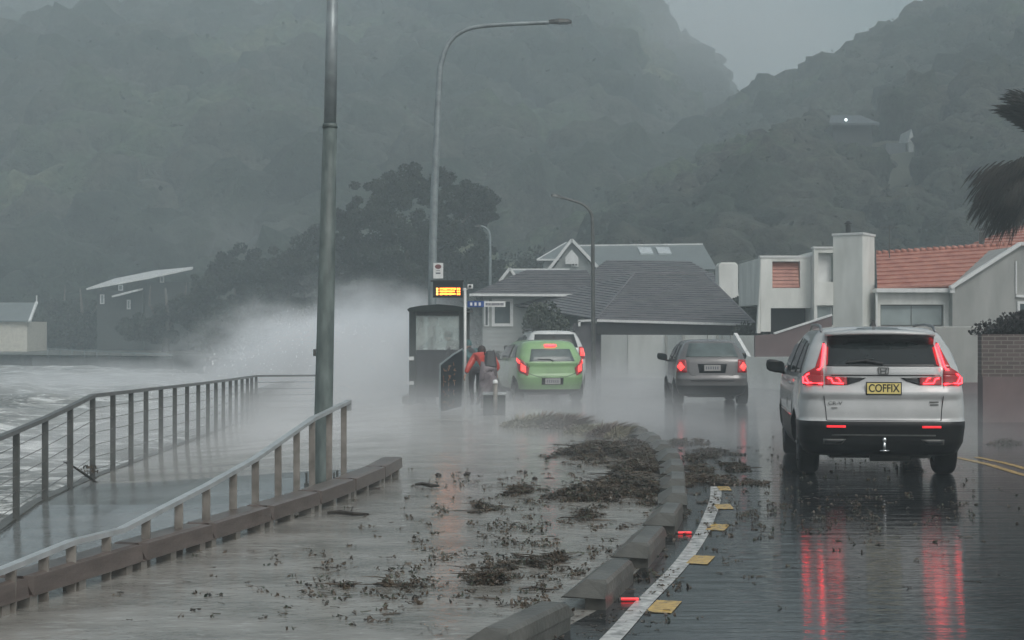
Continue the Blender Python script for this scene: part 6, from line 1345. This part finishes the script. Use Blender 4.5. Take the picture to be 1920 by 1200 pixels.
# ================================================================== AIR
def vol_mat(name, density, color=(1, 1, 1), aniso=0.0, build=None):
    m = bpy.data.materials.new(name); t = nodes(m); t.nodes.clear()
    o = t.nodes.new('ShaderNodeOutputMaterial'); v = t.nodes.new('ShaderNodeVolumePrincipled')
    v.inputs['Color'].default_value = (*color, 1); v.inputs['Density'].default_value = density; v.inputs['Anisotropy'].default_value = aniso
    t.links.new(v.outputs[0], o.inputs['Volume'])
    if build: build(t, v)
    return m
def spray_build(dens, scale, seed, lo=1.15, hi=2.0, stretch=(1, 1, 1), edge=1.0):
    def f(t, v):
        L = t.links; tc = t.nodes.new('ShaderNodeTexCoord')
        ln = t.nodes.new('ShaderNodeVectorMath'); ln.operation = 'LENGTH'; L.new(tc.outputs['Object'], ln.inputs[0])
        fo = t.nodes.new('ShaderNodeMapRange'); fo.inputs['From Min'].default_value = 0.15; fo.inputs['From Max'].default_value = 1.0
        fo.inputs['To Min'].default_value = 1; fo.inputs['To Max'].default_value = 0; L.new(ln.outputs['Value'], fo.inputs['Value'])
        mp = t.nodes.new('ShaderNodeMapping'); mp.inputs['Location'].default_value = (seed, seed * 2, 0); mp.inputs['Scale'].default_value = stretch
        L.new(tc.outputs['Object'], mp.inputs[0])
        n = t.nodes.new('ShaderNodeTexNoise'); n.inputs['Scale'].default_value = scale; n.inputs['Detail'].default_value = 6; n.inputs['Roughness'].default_value = 0.66
        L.new(mp.outputs[0], n.inputs['Vector'])
        # fade eats into the noise so the edge is ragged
        ad = t.nodes.new('ShaderNodeMath'); ad.operation = 'MULTIPLY_ADD'; L.new(fo.outputs[0], ad.inputs[0]); ad.inputs[1].default_value = edge; sc_ = t.nodes.new('ShaderNodeMath'); sc_.operation = 'MULTIPLY'; sc_.inputs[1].default_value = 2.2; L.new(n.outputs[0], sc_.inputs[0]); L.new(sc_.outputs[0], ad.inputs[2])
        mr = t.nodes.new('ShaderNodeMapRange'); mr.interpolation_type = 'SMOOTHSTEP'; mr.inputs['From Min'].default_value = lo; mr.inputs['From Max'].default_value = hi
        mr.inputs['To Max'].default_value = dens; L.new(ad.outputs[0], mr.inputs['Value'])
        ml = t.nodes.new('ShaderNodeMath'); ml.operation = 'MULTIPLY'; L.new(mr.outputs[0], ml.inputs[0]); L.new(fo.outputs[0], ml.inputs[1])
        L.new(ml.outputs[0], v.inputs['Density'])
    return f
def spray(name, c, r, dens, scale, seed, label, rot=(0, 0, 0), **kw):
    bm = bmesh.new(); bmesh.ops.create_icosphere(bm, subdivisions=3, radius=1.0)
    me = bpy.data.meshes.new(name); bm.to_mesh(me); bm.free()
    o = bpy.data.objects.new(name, me); col.objects.link(o); o.location = c; o.scale = r; o.rotation_euler = rot
    me.materials.append(vol_mat(name, 0, (0.965, 0.985, 1.0), 0.0, spray_build(dens, scale, seed, **kw)))
    return props(o, label, 'mist' if name == 'mist_bank' else 'sea spray', kind='stuff')
def mist_box(name, lo, hi, dens, top, label, seed=0.0, ysoft=4.0):
    b = B(); b.box(lo, hi); o = b.out(name, 'black')
    def f(t, v):
        L = t.links; g = t.nodes.new('ShaderNodeNewGeometry'); s = t.nodes.new('ShaderNodeSeparateXYZ'); L.new(g.outputs['Position'], s.inputs[0])
        def mr(src, a, b_, c, d):
            q = t.nodes.new('ShaderNodeMapRange'); q.interpolation_type = 'SMOOTHSTEP'
            q.inputs['From Min'].default_value = a; q.inputs['From Max'].default_value = b_; q.inputs['To Min'].default_value = c; q.inputs['To Max'].default_value = d
            L.new(src, q.inputs['Value']); return q.outputs[0]
        def mu(a, b_):
            q = t.nodes.new('ShaderNodeMath'); q.operation = 'MULTIPLY'; L.new(a, q.inputs[0]); L.new(b_, q.inputs[1]); return q.outputs[0]
        z = mr(s.outputs['Z'], lo[2] + 0.3 * (top - lo[2]), top, 1, 0)
        y = mr(s.outputs['Y'], lo[1], lo[1] + ysoft, 0, 1); y2 = mr(s.outputs['Y'], hi[1] - 4, hi[1], 1, 0)
        x = mr(s.outputs['X'], lo[0], lo[0] + 2, 0, 1); x2 = mr(s.outputs['X'], hi[0] - 3, hi[0], 1, 0)
        n = t.nodes.new('ShaderNodeTexNoise'); n.inputs['Scale'].default_value = 0.35; n.inputs['Detail'].default_value = 3
        mp = t.nodes.new('ShaderNodeMapping'); mp.inputs['Location'].default_value = (seed, 0, 0); mp.inputs['Scale'].default_value = (1, 0.6, 1.5); L.new(g.outputs['Position'], mp.inputs[0]); L.new(mp.outputs[0], n.inputs['Vector'])
        nn = mr(n.outputs[0], 0.35, 0.65, 0.15 * dens, 1.9 * dens)
        xr = mr(s.outputs['X'], 3.5, 8.5, 1, .3); L.new(mu(mu(mu(mu(z, y), mu(y2, x)), mu(x2, nn)), xr), v.inputs['Density'])
    o.data.materials.clear(); o.data.materials.append(vol_mat(name, 0, (0.965, 0.985, 1.0), 0.0, f))
    return props(o, label, 'mist', kind='stuff')
b = B(); b.box((-420, -45, -3), (420, 760, 150)); hz = b.out('haze', 'black'); hz.data.materials.clear()
hz.data.materials.append(vol_mat('haze', 0.0031, (0.82, 0.953, 1.0), 0.0)); props(hz, kind='stuff')
spray('sea_spray', (-6.0, 50, 0.4), (6.6, 4.5, 3.4), 3.2, 3.0, 1.3, 'white plume of wave spray bursting over the sea wall behind the lamp pole', rot=(0, R(-8), 0), lo=1.2, hi=2.3, stretch=(1, 1, .8))
spray('sea_spray', (-3.6, 44, -0.2), (4.2, 4, 2.0), 0.8, 2.3, 7.7, 'lower drift of spray beside the bus shelter')
spray('sea_spray', (-17, 66, -0.9), (11, 9, 1.7), 0.30, 2.5, 3.1, 'thin spray blowing across the sea below the far houses')
spray('sea_spray', (-3.9, 27, -0.5), (2.6, 9, 0.9), 0.30, 2.0, 5.3, 'spray sweeping low across the ramp between its two railings', lo=1.0, hi=2.0)
spray('sea_spray', (-2.0, 36, 0.5), (5.5, 5, 1.9), 0.16, 1.8, 8.1, 'loose veil of spray drifting past the shelter and the people', lo=.9, hi=2.2)
spray('sea_spray', (3.5, 44, 0.2), (7, 6, 1.4), 0.07, 1.8, 6.6, 'faint veil of spray crossing the road behind the cars', lo=.9, hi=2.2)
mist_box('ground_mist', (-9, 18.5, -0.45), (13, 58, 1.3), 0.10, 0.75, 'thin white mist blowing low over the flooded road and footpath')

spray('mist_bank', at(1340, 120, 400), (75, 60, 30), .022, 1.6, 2.2, 'bright bank of mist filling the gap between the two hills', lo=.9, hi=1.9)
spray('mist_bank', at(1330, 60, 260), (34, 24, 16), .030, 1.5, 15.5, 'rain mist dissolving the notch between the ridges', lo=.9, hi=1.9)
spray('mist_bank', at(350, 60, 290), (75, 30, 22), .010, 1.8, 9.2, 'pale drift of mist over the top of the left hill', lo=1.0, hi=2.0)
spray('mist_bank', at(420, 480, 150), (34, 14, 7), .022, 1.8, 4.4, 'low mist drifting before the foot of the left hill', lo=1.0, hi=2.0)
# flung droplets around the breaking wave
random.seed(4); V = []; F = []
for k in range(4500):
    a = random.gauss(.2, .5); c = Vector((-6.0, 50, -.4)); d = random.random() ** .5
    x = random.gauss(0, 2.8); h = (2.6 * math.exp(-((x - .5) / 3.6) ** 2) + .2) * (.25 + .75 * random.random())
    p = c + Vector((x - .25 * h, random.uniform(-4.2, 2), h)); r = .006 + .02 * random.random() ** 4
    i = len(V); V += [tuple(p + Vector(q) * r) for q in ((1, 0, -.5), (-.5, .8, -.5), (-.5, -.8, -.5), (.3, 0, 1.3))]; F += [(i, i + 2, i + 1), (i, i + 1, i + 3), (i + 1, i + 2, i + 3), (i + 2, i, i + 3)]
props(mk('spray_droplets', V, F, mat('droplet', (.85, .88, .9), .3)), 'flung white drops around the breaking wave', 'sea spray', kind='stuff')
